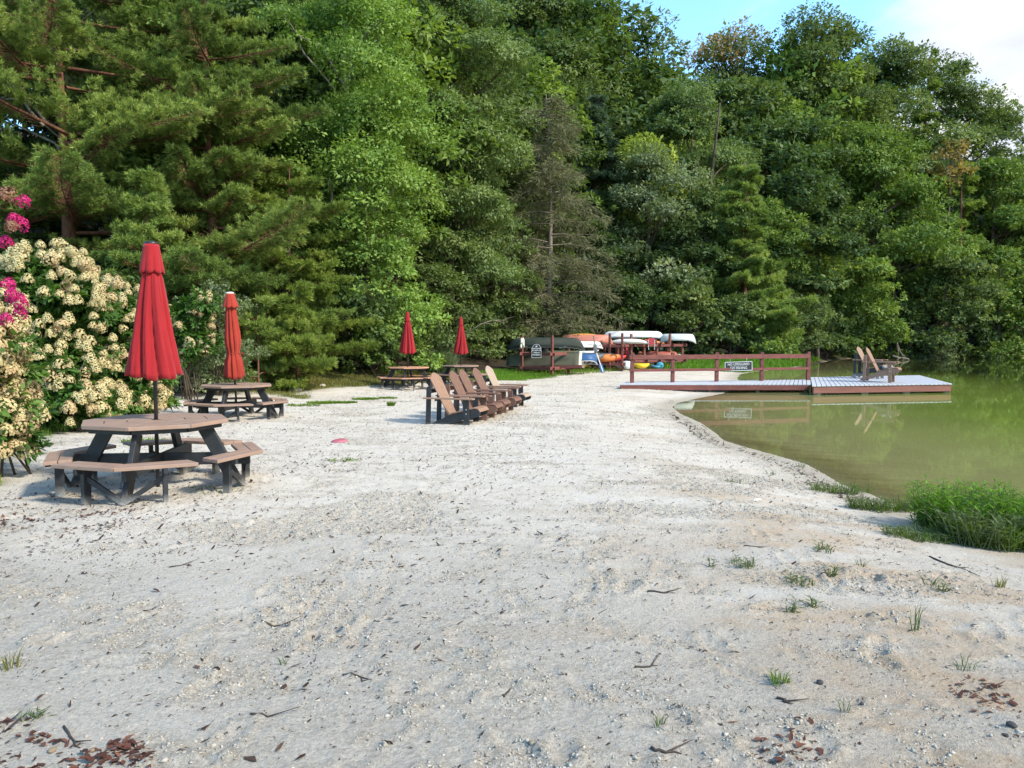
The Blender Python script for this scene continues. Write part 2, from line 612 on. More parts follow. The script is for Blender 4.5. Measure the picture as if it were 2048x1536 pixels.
ys = [-14, -9, -6, -4, -2.5, -1.5, -0.7, 0, 0.6, 1.1, 1.5]
while ys[-1] < 135:
    ys.append(ys[-1] * 1.0062)
ys = np.array(ys)
xp = list(np.arange(0, 5.2, 0.019))
st = 0.019
while xp[-1] < 135:
    st *= 1.028
    xp.append(xp[-1] + st)
xs = np.array([-a for a in xp[::-1]] + xp[1:])
GX, GY = np.meshgrid(xs, ys)
Z, DS, DT = shape(GX, GY)
gin = np.where(inside(GX, GY, GRASS), 1, -1) * poly_dist(GX, GY, GEDGE)
wob = (fbm(GX * 1.3, GY * 1.3, 5, 4) - 0.5) * 1.1
g_grass = smooth(-0.25, 0.45, gin + wob) * (DS > 0.15)
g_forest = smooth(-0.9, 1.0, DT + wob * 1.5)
sand_m = (1 - g_grass) * (1 - g_forest)
# footprints and turned-over crumbs
fine = np.zeros_like(Z)
crumb = smooth(0.56, 0.72, fbm(GX * 0.9, GY * 1.5, 21, 3)) + 0.8 * smooth(0.60, 0.72, fbm(GX * 2.6 + 7, GY * 4.0, 33, 3))
crumb = np.clip(crumb, 0, 1)
fine += (fbm(GX * 1.1, GY * 1.1, 3, 3) - 0.5) * 0.025 + (fbm(GX * 6, GY * 8, 8, 3) - 0.5) * 0.005
cl = vnoise(GX * 21, GY * 24, 41)
cl2 = vnoise(GX * 42, GY * 46, 43)
fine += crumb * (np.clip(cl - 0.42, 0, 1) ** 1.3 * 0.040 + cl2 * 0.010 - 0.012)
fine += (cl2 - 0.5) * 0.006 + np.clip(vnoise(GX * 30 + 5, GY * 33, 47) - 0.62, 0, 1) * 0.02 * smooth(0.35, 0.6, fbm(GX * 2, GY * 3, 48, 3))
for k in range(520):
    yc = 2.0 * math.exp(rng.uniform(0, 2.4))
    xc = rng.uniform(-0.75, 0.75) * yc + rng.normal(0, 0.4)
    an = rng.uniform(0, pi)
    L, Wd, dp = rng.uniform(0.10, 0.17), rng.uniform(0.04, 0.065), rng.uniform(0.002, 0.009)
    j0, j1 = np.searchsorted(ys, [yc - 0.4, yc + 0.4])
    i0, i1 = np.searchsorted(xs, [xc - 0.4, xc + 0.4])
    X, Y = GX[j0:j1, i0:i1] - xc, GY[j0:j1, i0:i1] - yc
    a, b = X * cos(an) + Y * sin(an), -X * sin(an) + Y * cos(an)
    rr = np.sqrt((a / L) ** 2 + (b / Wd) ** 2)
    fine[j0:j1, i0:i1] += -dp * (1 - smooth(0.5, 1.1, rr)) + 0.9 * dp * np.exp(-((rr - 1.35) / 0.35) ** 2) * (2.2 * cl[j0:j1, i0:i1])
    crumb[j0:j1, i0:i1] = np.clip(crumb[j0:j1, i0:i1] + 0.6 * np.exp(-((rr - 1.3) / 0.35) ** 2), 0, 1)
# two shallow wheel tracks that run up the beach
for (ua, va, ub, vb) in ((590, 1330, 725, 1075), (690, 1330, 800, 1075), (560, 1420, 640, 1230)):
    A, B = at_z(ua, va, 0), at_z(ub, vb, 0)
    dl = poly_dist(GX, GY, [(A.x, A.y), ((A.x + B.x) / 2 + 0.05, (A.y + B.y) / 2), (B.x, B.y)])
    fine += -0.004 * np.exp(-(dl / 0.025) ** 2) + 0.0025 * np.exp(-((dl - 0.06) / 0.03) ** 2)
# trampled mounds under the near table
T1 = at_z(316, 973, 0.0)
for k in range(26):
    an, rad = rng.uniform(0, 2 * pi), rng.uniform(0.3, 1.5)
    xc, yc = T1.x + rad * cos(an), T1.y + rad * sin(an)
    fine += rng.uniform(-0.03, 0.05) * np.exp(-(((GX - xc) / 0.16) ** 2 + ((GY - yc) / 0.13) ** 2))
wetz = smooth(0.9, 0.05, DS)
fine *= np.clip(sand_m, 0.25, 1) * smooth(0.0, 0.7, np.abs(DS)) * smooth(70, 25, GY)
fine += g_forest * (fbm(GX * 0.5, GY * 0.5, 77, 4) - 0.5) * 0.5 * smooth(1, 4, DT)
Zf = Z + fine
Zf = np.where(DS > 0.02, np.maximum(Zf, WZ + 0.003), np.minimum(Zf, WZ - 0.004))
nr, nc = GX.shape
idx = np.arange(nr * nc).reshape(nr, nc)
quads = np.stack([idx[:-1, :-1], idx[:-1, 1:], idx[1:, 1:], idx[1:, :-1]], -1).reshape(-1, 4)
u_like = GX / np.maximum(GY, 0.5)
ochre = smooth(0.46, 0.66, fbm(GX * 1.4 + 3, GY * 3.2, 55, 4)) * smooth(0.8, 2.4, GX - 0.05 * GY + 0.6) * smooth(11, 6, GY) \
    + 0.45 * smooth(0.56, 0.74, fbm(GX * 1.1 + 9, GY * 2.6, 58, 4)) * smooth(-1.5, 1.0, GX) * smooth(16, 8, GY) \
    + 0.35 * smooth(0.42, 0.7, fbm(GX * 0.8 + 9, GY * 1.7, 59, 4)) * smooth(0.0, 3.0, GX) * smooth(8, 13, GY)
near_grey = smooth(7.5, 3.4, GY + (fbm(GX * 0.7, GY * 0.7, 91, 4) - 0.5) * 5)  # mask: sand turns greyer and more speckled towards the near end
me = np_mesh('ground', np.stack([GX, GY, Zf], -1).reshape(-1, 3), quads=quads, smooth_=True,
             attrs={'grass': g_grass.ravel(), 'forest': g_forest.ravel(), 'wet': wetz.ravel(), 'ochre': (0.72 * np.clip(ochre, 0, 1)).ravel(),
                    'crumb': crumb.ravel(), 'near_grey': near_grey.ravel(), 'depth': np.clip(-DS, 0, 40).ravel()})


def hz(x, y):
    """height of the finished ground sheet"""
    x, y = np.asarray(x, float), np.asarray(y, float)
    i = np.clip(np.searchsorted(xs, x) - 1, 0, nc - 2)
    j = np.clip(np.searchsorted(ys, y) - 1, 0, nr - 2)
    a, b = (x - xs[i]) / (xs[i + 1] - xs[i]), (y - ys[j]) / (ys[j + 1] - ys[j])
    return (Zf[j, i] * (1 - a) + Zf[j, i + 1] * a) * (1 - b) + (Zf[j + 1, i] * (1 - a) + Zf[j + 1, i + 1] * a) * b


def hz1(x, y):
    return float(hz(np.array([x]), np.array([y]))[0])


m, nt, out = new_mat('sand_ground')
b = N(nt, 'BsdfPrincipled', i_Roughness=0.95)
b.inputs['Specular IOR Level'].default_value = 0.12
co = objco(nt)
n_big, n_mid, n_fine, n_grain = noise(nt, 0.8, 5, 0.6, co), noise(nt, 5, 6, 0.65, co), noise(nt, 46, 6, 0.75, co), noise(nt, 120, 4, 0.7, co)
sand = ramp(nt, n_mid, [(0.28, (0.44, 0.385, 0.305)), (0.5, (0.58, 0.525, 0.435)), (0.75, (0.64, 0.59, 0.50))])
sand = mixc(nt, ramp(nt, n_big, [(0.38, 0.0), (0.62, 0.55)]), sand, (0.62, 0.575, 0.49))
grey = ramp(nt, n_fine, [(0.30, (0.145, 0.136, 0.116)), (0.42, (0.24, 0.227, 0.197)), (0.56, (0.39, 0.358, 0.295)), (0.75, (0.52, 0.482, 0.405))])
sand = mixc(nt, mth(nt, 'MULTIPLY', attr(nt, 'near_grey'), 0.66), sand, grey)
sand = mixc(nt, mth(nt, 'MULTIPLY', attr(nt, 'crumb'), ramp(nt, n_fine, [(0.35, 0.75), (0.6, 0.0)])), sand, (0.27, 0.23, 0.165))
sand = mixc(nt, mth(nt, 'MULTIPLY', attr(nt, 'ochre'), ramp(nt, n_mid, [(0.35, 0.25), (0.6, 0.8)])), sand, (0.40, 0.27, 0.145))
sand = mixc(nt, ramp(nt, n_grain, [(0.30, 0.45), (0.46, 0.0)]), sand, (0.26, 0.23, 0.19))
sand = mixc(nt, mth(nt, 'MULTIPLY', attr(nt, 'wet'), 0.7), sand, (0.35, 0.30, 0.22))
bed = ramp(nt, n_mid, [(0.35, (0.20, 0.21, 0.045)), (0.65, (0.30, 0.32, 0.07))])
n_bed = N(nt, 'TexNoise', i_Scale=1.0, i_Detail=7, i_Roughness=0.68)
mpb = N(nt, 'Mapping')
mpb.inputs['Scale'].default_value = (0.9, 3.4, 1)
nt.links.new(co, mpb.inputs['Vector'])
nt.links.new(mpb.outputs[0], n_bed.inputs['Vector'])
silt = ramp(nt, n_bed.outputs['Fac'], [(0.36, (0.24, 0.16, 0.07)), (0.62, (0.50, 0.42, 0.24))])
dsp = attr(nt, 'depth')
under = mixc(nt, ramp(nt, mth(nt, 'DIVIDE', dsp, 6.0), [(0.12, 0.0), (0.62, 1.0)]), silt, bed)
base = mixc(nt, ramp(nt, dsp, [(0.02, 0.0), (0.55, 1.0)]), sand, under)
turf = ramp(nt, n_mid, [(0.32, (0.105, 0.085, 0.045)), (0.5, (0.105, 0.12, 0.030)), (0.72, (0.14, 0.20, 0.035))])
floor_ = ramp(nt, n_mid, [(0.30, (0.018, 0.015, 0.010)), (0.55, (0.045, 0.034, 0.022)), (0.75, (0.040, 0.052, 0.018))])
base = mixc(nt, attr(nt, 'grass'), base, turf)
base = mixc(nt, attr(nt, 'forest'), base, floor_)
nt.links.new(base, b.inputs['Base Color'])
bp = N(nt, 'Bump', i_Strength=0.9, i_Distance=0.02)
hsum = mth(nt, 'ADD', mth(nt, 'MULTIPLY', n_fine, 1.0), mth(nt, 'MULTIPLY', n_grain, 0.45))
nt.links.new(hsum, bp.inputs['Height'])
nt.links.new(bp.outputs[0], b.inputs['Normal'])
nt.links.new(b.outputs[0], out.inputs[0])
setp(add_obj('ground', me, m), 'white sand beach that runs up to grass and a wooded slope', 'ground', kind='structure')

# ---- water
wy = [-14.0]
while wy[-1] < 76:
    wy.append(wy[-1] + 0.22 + 0.012 * abs(wy[-1] - 8))
wx = [1.0]
while wx[-1] < 122:
    wx.append(wx[-1] + 0.22 + 0.010 * wx[-1])
WX, WY = np.meshgrid(np.array(wx), np.array(wy))
_, wds, _ = shape(WX, WY)
wid = np.arange(WX.size).reshape(WX.shape)
wq = np.stack([wid[:-1, :-1], wid[:-1, 1:], wid[1:, 1:], wid[1:, :-1]], -1)
keep = (wds[:-1, :-1] < 1.2) | (wds[1:, 1:] < 1.2) | (wds[:-1, 1:] < 1.2) | (wds[1:, :-1] < 1.2)
me = np_mesh('water', np.stack([WX, WY, np.full(WX.shape, WZ)], -1).reshape(-1, 3), quads=wq[keep], smooth_=True,
             attrs={'off': (np.clip(-wds, 0, 60)).ravel(), 'shelf': np.where(wds < 0, poly_dist(WX, WY, SHORE[4:]), 0).ravel()})
m, nt, out = new_mat('lake_water')
co = objco(nt)
gl = N(nt, 'BsdfGlossy', i_Roughness=0.012)
gl.inputs['Color'].default_value = (0.95, 0.97, 0.92, 1)
tr = N(nt, 'BsdfTransparent')
tr.inputs['Color'].default_value = (0.90, 0.89, 0.66, 1)
df = N(nt, 'BsdfDiffuse')
n_w = noise(nt, 0.35, 4, 0.6, co)
mur = ramp(nt, n_w, [(0.3, (0.165, 0.235, 0.038)), (0.7, (0.225, 0.29, 0.052))])
mur = mixc(nt, ramp(nt, mth(nt, 'DIVIDE', attr(nt, 'shelf'), 24.0), [(0.28, 0.0), (0.62, 1.0)], 'EASE'), mur, (0.030, 0.042, 0.012))
mur = mixc(nt, ramp(nt, mth(nt, 'DIVIDE', attr(nt, 'off'), 8.0), [(0.08, 1.0), (0.80, 0.0)]), mur, (0.37, 0.345, 0.155))
nt.links.new(mur, df.inputs['Color'])
murk = N(nt, 'MixShader')
nt.links.new(ramp(nt, mth(nt, 'DIVIDE', attr(nt, 'off'), 12.0), [(0.01, 0.0), (0.06, 0.36), (0.24, 0.62), (0.6, 0.76), (1.0, 0.80)]), murk.inputs[0])
nt.links.new(tr.outputs[0], murk.inputs[1])
nt.links.new(df.outputs[0], murk.inputs[2])
mpw = N(nt, 'Mapping')
mpw.inputs['Scale'].default_value = (0.8, 2.4, 1)
nt.links.new(co, mpw.inputs['Vector'])
bp = N(nt, 'Bump', i_Strength=0.009, i_Distance=0.05)
nt.links.new(noise(nt, 2.2, 3, 0.5, mpw.outputs[0]), bp.inputs['Height'])
nt.links.new(bp.outputs[0], gl.inputs['Normal'])
fr = N(nt, 'Fresnel', i_IOR=1.33)
mx = N(nt, 'MixShader')
nt.links.new(mth(nt, 'MULTIPLY', fr.outputs[0], ramp(nt, mth(nt, 'DIVIDE', attr(nt, 'shelf'), 14.0), [(0.05, 0.74), (0.8, 1.0)])), mx.inputs[0])
nt.links.new(murk.outputs[0], mx.inputs[1])
nt.links.new(gl.outputs[0], mx.inputs[2])
nt.links.new(mx.outputs[0], out.inputs[0])
setp(add_obj('water', me, m), 'still green lake water with reflections of the trees', 'water', kind='structure')


# ================================================================ foliage tools
def unit(a):
    return a / np.maximum(np.linalg.norm(a, axis=-1, keepdims=True), 1e-9)


def leaf_quads(P, T, Nn, L, W, fold=0.25):
    """one folded lozenge per point: P base, T axis, Nn rough normal, L length, W width -> (V, quads)"""
    T = unit(T)
    S = unit(np.cross(T, Nn))
    U = np.cross(S, T)
    L, W = np.asarray(L)[:, None], np.asarray(W)[:, None]
    mid = P + T * L * 0.45
    V = np.stack([P, mid - S * W * 0.5 + U * W * fold * 0.5, P + T * L - U * L * 0.08, mid + S * W * 0.5 + U * W * fold * 0.5], 1).reshape(-1, 3)
    n = len(P)
    return V, np.arange(n * 4).reshape(n, 4)


def blade_tris(P, D, H, W, bend, r):
    """curved grass blades: two segments each, as a quad and a tip triangle"""
    n = len(P)
    an = r.uniform(0, 2 * pi, n)
    S = np.stack([np.cos(an), np.sin(an), np.zeros(n)], -1)
    up = np.array([0, 0, 1.0])
    M1 = P + (up * H[:, None] * 0.55) + D * (bend * H * 0.25)[:, None]
    M2 = P + (up * H[:, None] * 0.95) + D * (bend * H * 0.8)[:, None] - up * (bend * H * 0.2)[:, None]
    w = W[:, None]
    V = np.stack([P - S * w / 2, P + S * w / 2, M1 + S * w * 0.4, M1 - S * w * 0.4, M2], 1).reshape(-1, 3)
    k = np.arange(n) * 5
    q = np.stack([k, k + 1, k + 2, k + 3], -1)
    t = np.stack([k + 3, k + 2, k + 4], -1)
    return V, q, t


def rand_dir(r, n):
    v = r.normal(size=(n, 3))
    return unit(v)


def clumps_to_leaves(r, C, RAD, per, L, asp, flat=0.6, droop=0.25, tint_c=None, axis=None, Lvar=0.28, outw=0.7, spray=11):
    """fill dome shaped clumps (C, RAD) with sprays of leaves; the leaves of one spray share a direction and a shade"""
    k = len(C)
    per = np.full(k, per) if np.isscalar(per) else per
    ns = np.maximum(4, (per / spray).astype(int))
    si = np.repeat(np.arange(k), ns)                      # clump of each spray
    m = len(si)
    d = rand_dir(r, m)
    d[:, 2] = np.abs(d[:, 2]) * 1.15 - 0.28
    d = unit(d)
    rs = RAD[si] * (0.40 + 0.60 * r.random(m) ** 0.5)
    off = d * rs[:, None]
    off[:, 2] *= flat
    SCn = C[si] + off
    if tint_c is None:
        tint_c = r.normal(0.46, 0.17, k)
    ts = tint_c[si] + r.normal(0, 0.11, m)
    li = np.repeat(np.arange(m), spray)                   # spray of each leaf
    n = len(li)
    dl = d[li]
    out = unit(dl * np.array([1, 1, 0.55]) + np.array([0, 0, -droop * 0.6]))
    T = unit(out * outw + rand_dir(r, n) * 0.85)
    sr = (RAD[si] * 0.21)[li] * r.random(n) ** 0.5
    P = SCn[li] + unit(T + 0.4 * rand_dir(r, n)) * sr[:, None] * np.array([1, 1, 0.7])
    Nn = unit(np.array([0, 0, 0.8]) + dl * 0.8 + rand_dir(r, n) * 0.34)
    Ls = L * (1 + r.normal(0, Lvar, n).clip(-0.6, 0.8))
    V, q = leaf_quads(P, T, Nn, Ls, Ls * asp)
    ti = np.clip(ts[li] + r.normal(0, 0.07, n), 0, 1)
    return V, q, np.repeat(ti, 4)


def merge(parts):
    Vs, Qs, Ts, n = [], [], [], 0
    for V, q, t in parts:
        Vs.append(V)
        Qs.append(q + n)
        Ts.append(t)
        n += len(V)
    return np.concatenate(Vs), np.concatenate(Qs), np.concatenate(Ts)


def crown_clumps(r, n, H, zb, Rx, Ry, prof, lob=0.35, shell=0.55, lean=(0, 0), seed=0):
    """clump centres: the crown is a stack of separate boughs, each a flattened lobe carrying clumps on its outside and top"""
    h = H - zb
    nl = int(np.clip(1.5 * h / Rx * 2.6 + 4, 7, 24))
    lobes = []
    for i in range(nl):
        t = (i + 0.5 + r.uniform(-0.35, 0.35)) / nl
        p = max(0.12, prof(t))
        a = i * 2.399 + seed + r.uniform(-0.5, 0.5)
        lr = Rx * r.uniform(0.34, 0.56) * (0.55 + 0.45 * p)
        d = max(0.0, p * Rx * (1 + lob * r.uniform(-0.5, 0.5)) - lr * 0.75) * r.uniform(0.75, 1.0)
        lobes.append((d * cos(a), d * sin(a) * Ry / Rx, zb + h * t - 0.1 * lr, lr))
    lobes.append((r.uniform(-.1, .1) * Rx, 0, H - 0.16 * Rx, Rx * 0.22))
    if seed % 2:
        lobes.append((r.uniform(-.45, .45) * Rx, r.uniform(-.3, .3) * Rx, H - r.uniform(0.25, 0.55) * Rx, Rx * 0.24))
    w = np.array([l[3] ** 1.7 for l in lobes])
    w /= w.sum()
    out = []
    for k in r.choice(len(lobes), n, p=w):
        lx, ly, lz, lr = lobes[k]
        d = unit(r.normal(size=3))
        if d[2] < -0.35:
            d[2] *= -1
        s_ = r.uniform(0.6, 1.0) if r.random() < 0.85 else r.uniform(0.1, 0.6)
        t = (lz - zb) / h
        out.append((lx + d[0] * lr * s_ + lean[0] * t, ly + d[1] * lr * s_ * Ry / Rx + lean[1] * t, min(H, max(zb * 0.9, lz + d[2] * lr * s_ * 0.72))))
    return np.array(out)


def limbs(mb, r, H, tr, C, n_limb, top=0.86, lean=(0, 0), wig=0.12, sides=6, zmin=0.2, stems=1):
    """tapered, slightly wandering trunk(s) and limbs that reach the clumps"""
    paths = []
    for s_ in range(stems):
        ox, oy = (0, 0) if stems == 1 else (r.normal(0, 0.25), r.normal(0, 0.25))
        sp = 0 if stems == 1 else 0.16
        dx, dy = r.normal(0, sp), r.normal(0, sp)
        pth = []
        for i in range(9):
            t = i / 8
            pth.append(Vector((ox + dx * H * t * 0.8 + lean[0] * t * top + wig * H * 0.05 * sin(3.1 * t + s_ + H), oy + dy * H * t * 0.8 + lean[1] * t * top + wig * H * 0.05 * cos(2.3 * t + H), H * top * t - 0.35 * (1 - t))))
        rad = [tr * (1 - 0.86 * (i / 8) ** 0.9) * (1.35 if i == 0 else 1) for i in range(9)]
        mb.tube(pth, rad, 8)
        paths.append((pth, rad))
    if n_limb and len(C):
        sel = r.choice(len(C), min(n_limb, len(C)), replace=False)
        for k in sel:
            c = Vector(C[k])
            pth, rad = paths[int(r.integers(stems))]
            zt = max(H * zmin * 0.6, c.z - 0.45 * math.hypot(c.x, c.y) - 0.06 * H * r.random())
            t = min(max(zt / (H * top), 0.05), 0.97) * 8
            i = min(int(t), 7)
            a = pth[i].lerp(pth[i + 1], t - i)
            ra = min(rad[i] * 0.5, 0.012 + 0.018 * (c - a).length)
            m1 = a.lerp(c, 0.4) + Vector((r.normal(0, .08), r.normal(0, .08), r.normal(0.05, .05))) * (c - a).length
            m2 = a.lerp(c, 0.75) + Vector((r.normal(0, .06), r.normal(0, .06), r.normal(0.03, .05))) * (c - a).length
            mb.tube([a, m1, m2, c], [ra, ra * 0.75, ra * 0.5, ra * 0.2], sides if ra > 0.03 else 4, caps=False)


PROF = {
    'round': lambda t: max(0.0, 1 - (2 * t - 0.95) ** 2) ** 0.5 * 0.98 + 0.02,
    'oval': lambda t: (max(0.0, sin(pi * min(1, t ** 0.8 * 0.97 + 0.03)))) ** 0.6,
    'cone': lambda t: max(0.05, (1 - t) ** 0.75),
    'dome': lambda t: max(0.0, 1 - t ** 2.2) ** 0.5,
    'vase': lambda t: 0.35 + 0.65 * sin(pi * (0.12 + 0.80 * t)) if t < 0.95 else 0.4,
    'column': lambda t: 0.75 * max(0.0, 1 - (2 * t - 1) ** 6) + 0.05,
}


def tree_meshes(kind, H, Rx, zb, leaf, seed, n_cl=None, cover=4.2, flat=0.52, droop=0.3, asp=0.62, prof='oval', lean=(0, 0), trunk=None, stems=1,
                lob=0.38, cl_r=None, Ry=None, n_limb=40, shell=0.55, tint=None, per_max=420):
    """(trunk mesh, crown mesh) of a broadleaf tree or shrub"""
    r = np.random.default_rng(seed)
    Ry = Ry or Rx
    h = H - zb
    n_cl = int((n_cl or np.clip(26 * h * Rx / 6, 40, 230)) * 0.95)
    C = crown_clumps(r, n_cl, H - 0.04 * h, zb, Rx, Ry, PROF[prof], lob, shell, lean, seed)
    RAD = (cl_r or 0.50 * (Rx * h) ** 0.5 * (8.0 / n_cl) ** 0.42) * np.clip(r.normal(1, 0.36, n_cl), 0.45, 1.9)
    n_leaf = cover * (2 * Rx * h * 0.8) / (0.45 * leaf * leaf * asp)
    per = np.clip((RAD / RAD.mean()) ** 1.6 * n_leaf / n_cl, 12, per_max * 1.6).astype(int)
    V, q, t = clumps_to_leaves(r, C, RAD, per, leaf, asp, flat, droop, tint(r, C) if tint else None)
    mb = MB()
    limbs(mb, r, H, trunk or 0.018 * H, C, n_limb, lean=lean, stems=stems)
    return mb.mesh('trunk', True), np_mesh('crown', V, quads=q, attrs={'tint': t})


def pine_meshes(H, Rx, zb, seed, needle=0.15, n_br=60, dens=1.0, lean=(0, 0), trunk=None, width=0.016, prof=None, droop=0.0, pad=0.5, gap=0.25, fork=False):
    """a pine: uneven tiers of flat, tufted boughs"""
    r = np.random.default_rng(seed)
    mb = MB()
    tr = trunk or 0.017 * H
    pth = [Vector((lean[0] * t + 0.05 * H * 0.12 * sin(4 * t + seed), lean[1] * t + 0.05 * H * 0.12 * cos(3 * t + seed), H * t - 0.3 * (1 - t))) for t in [i / 9 for i in range(10)]]
    mb.tube(pth, [tr * (1 - 0.9 * i / 9) * (1.3 if i == 0 else 1) for i in range(10)], 9)
    tufts, tdir, tint = [], [], []
    for k in range(n_br):
        t = (k + r.random()) / n_br
        z = zb + (H - zb) * t
        if r.random() < gap * 0.5:
            continue
        p = (prof or (lambda s: (1 - s) ** 0.62 * (0.75 + 0.25 * sin(9 * s + seed))))(t)
        L = max(0.25, Rx * p * r.uniform(0.6, 1.12))
        a = r.uniform(0, 2 * pi) if k % 2 else (2.399 * k + seed)
        tz = min(z / H, 0.98) * 9
        i = min(int(tz), 8)
        o = pth[i].lerp(pth[i + 1], tz - i)
        d = Vector((cos(a), sin(a), 0))
        sd_ = Vector((-sin(a), cos(a), 0))
        rise = r.uniform(-0.05, 0.30) - droop

        def pt(s):
            return o + d * (L * s) + Vector((0, 0, L * (rise * s + 0.18 * s * s - 0.16 * s))) + sd_ * (0.06 * L * sin(3 * s + k))
        mb.tube([pt(0), pt(0.35), pt(0.7), pt(1)], [min(0.014 + 0.009 * L, tr * 0.45), 0.010 + 0.005 * L, 0.009, 0.004], 5, caps=False)
        bt = r.normal(0.45, 0.16)
        ns = int(7 + 9 * L)
        for j in range(ns):
            s = 0.12 + 0.88 * (j + r.random()) / ns
            b0 = pt(s)
            for sgn in (-1, 1):
                tl = L * 0.36 * (1.1 - s) * r.uniform(0.5, 1.3) + 0.18
                td = (d * r.uniform(0.4, 0.9) + sd_ * sgn * r.uniform(0.55, 1.0) + Vector((0, 0, r.uniform(0.02, 0.35)))).normalized()
                if tl > 0.35:
                    mb.tube([b0, b0 + td * tl], [0.007, 0.003], 3, caps=False)
                nt_ = max(1, int(dens * (1.2 + tl * 5.0)))
                for q_ in range(nt_):
                    sp = r.uniform(0.25, 1.0)
                    tufts.append(b0 + td * (tl * sp) + Vector((r.normal(0, .05), r.normal(0, .05), r.normal(0.03, 0.04))))
                    tdir.append(td + Vector((0, 0, 0.45)))
                    tint.append(bt + 0.35 * (sp - 0.55) + r.normal(0, 0.13))
    C = np.array([tuple(x) for x in tufts])
    D = unit(np.array([tuple(x) for x in tdir]))
    per = 20
    ci = np.repeat(np.arange(len(C)), per)
    n = len(ci)
    T = unit(D[ci] * 0.85 + rand_dir(r, n) * 0.85)
    Ls = needle * r.uniform(0.65, 1.2, n)
    V, q = leaf_quads(C[ci] + rand_dir(r, n) * 0.02, T, rand_dir(r, n), Ls, np.full(n, width), 0.0)
    ti = np.clip(np.array(tint)[ci] + r.normal(0, 0.05, n), 0, 1)
    return mb.mesh('trunk', True), np_mesh('crown', V, quads=q, attrs={'tint': np.repeat(ti, 4)})


def plant_tree(name, label, cat, loc, meshes, bark, leafm, rz=0.0, group=None, scale=None):
    t = empty(name, label, cat, loc, rz, group)
    if scale:
        t.scale = scale
    add_obj('trunk', meshes[0], bark, t)
    add_obj('crown', meshes[1], leafm, t)
    return t
# ================================================================ TREES AND SHRUBS


def spot(u, vt, d, vmid=450):
    """foot on the ground and height of a tree whose top shows at (u, vt), d metres away"""
    p = at_y(u, vmid, d)
    z = gz(p.x, d)
    top = at_y(u, vt, d).z
    return Vector((p.x, d, z - 0.05)), top - z + 0.05


def wpx(w, d):
    return w / F * d / 2


_seed = [100]


def leafy(name, label, u, vt, w, d, mat='leaf_maple', bark='bark', zb=0.2, leaf=None, cat='tree', **kw):
    loc, H = spot(u, vt, d)
    _seed[0] += 1
    leaf = leaf or max(0.105, 0.0037 * d)
    R_ = wpx(w, d)
    ms = tree_meshes('broad', H, R_, zb * H, leaf, kw.pop('seed', _seed[0]), **kw)
    return plant_tree(name, label, cat, loc, ms, M[bark], M[mat])


def piney(name, label, u, vt, w, d, mat='needle', zb=0.1, cat='tree', **kw):
    loc, H = spot(u, vt, d)
    _seed[0] += 1
    ms = pine_meshes(H, wpx(w, d), zb * H, kw.pop('seed', _seed[0]), **kw)
    return plant_tree(name, label, cat, loc, ms, M[kw.pop('bark', 'bark_pine')], M[mat])


# ---- the left: pines that overhang the beach, bright leafy trees between them
piney('pine_tree', 'tall pine with a forked reddish trunk, behind the cream flowered bush', 132, -150, 760, 23.5, zb=0.30, n_br=62, dens=1.0, gap=0.55, trunk=0.26, needle=0.15, width=0.017, prof=lambda s: 0.55 + 0.5 * sin(pi * (0.25 + 0.75 * s)))
piney('pine_tree', 'broad pine with layered dark boughs, above and behind the faded red umbrella', 425, -90, 640, 25.0, zb=0.10, n_br=66, dens=1.1, needle=0.15, width=0.017, trunk=0.2, prof=lambda s: (1 - s) ** 0.4 * (0.85 + 0.2 * sin(12 * s)))
piney('pine_tree', 'spreading young pine with yellowish bough tips, right of the faded red umbrella', 580, 330, 450, 25.6, 'needle_yellow', zb=0.06, n_br=64, dens=1.35, needle=0.15, width=0.018, prof=lambda s: (1 - s) ** 0.45 * (0.8 + 0.25 * sin(10 * s + 1)), trunk=0.12)
piney('pine_tree', 'low dark pine behind the tall red umbrella top, its boughs sweeping over the white flowers', 290, 350, 430, 21.0, zb=0.05, n_br=60, dens=1.25, needle=0.15, width=0.018, trunk=0.13)
piney('pine_sapling', 'small yellow green pine sapling with bare lower stems at the grass edge', 590, 575, 250, 22.0, 'needle_yellow', zb=0.10, n_br=34, dens=1.3, needle=0.14, width=0.016, trunk=0.05, cat='sapling')
piney('pine_sapling', 'low olive green pine sapling beside the faded umbrella pole', 510, 600, 170, 21.0, 'needle', zb=0.06, n_br=26, dens=1.3, needle=0.13, width=0.016, trunk=0.04, cat='sapling')
leafy('poplar_tree', 'tall forest tree with a straight pale grey trunk behind the forked pine', 160, -260, 520, 28.5, 'leaf_dark', 'bark_pale', zb=0.42, trunk=0.21, n_limb=30, cover=4)
leafy('maple_tree', 'maple with large mid green leaves showing between the two tall pines', 345, 20, 300, 25.8, 'leaf_maple', zb=0.30, leaf=0.16, cover=3.6)
leafy('tulip_tree', 'tall bright green broadleaf tree, the brightest crown on the left woodland edge', 690, -200, 400, 30.0, 'leaf_bright', 'bark_pale', zb=0.16, leaf=0.125, prof='oval', cover=4.6, n_cl=170)
leafy('tulip_tree', 'bright green leafy bough tree drooping over the two far umbrellas', 735, 190, 190, 28.2, 'leaf_bright', zb=0.35, leaf=0.125, prof='dome')
leafy('locust_tree', 'feathery grey green locust with fine small leaves, left of the dark oak', 885, -90, 370, 37.0, 'leaf_locust', zb=0.16, leaf=0.15, asp=0.5, cover=6, n_cl=230, flat=0.45)
leafy('locust_tree', 'shorter feathery locust with drooping sprays above the farthest umbrella', 900, 290, 240, 36.0, 'leaf_locust', zb=0.22, leaf=0.14, asp=0.45, cover=5.5, droop=0.7, flat=0.5)
leafy('shrub', 'bright leafy shrub right behind the middle red umbrella', 790, 520, 190, 27.8, 'leaf_bright', zb=0.04, leaf=0.14, prof='dome', cat='shrub')
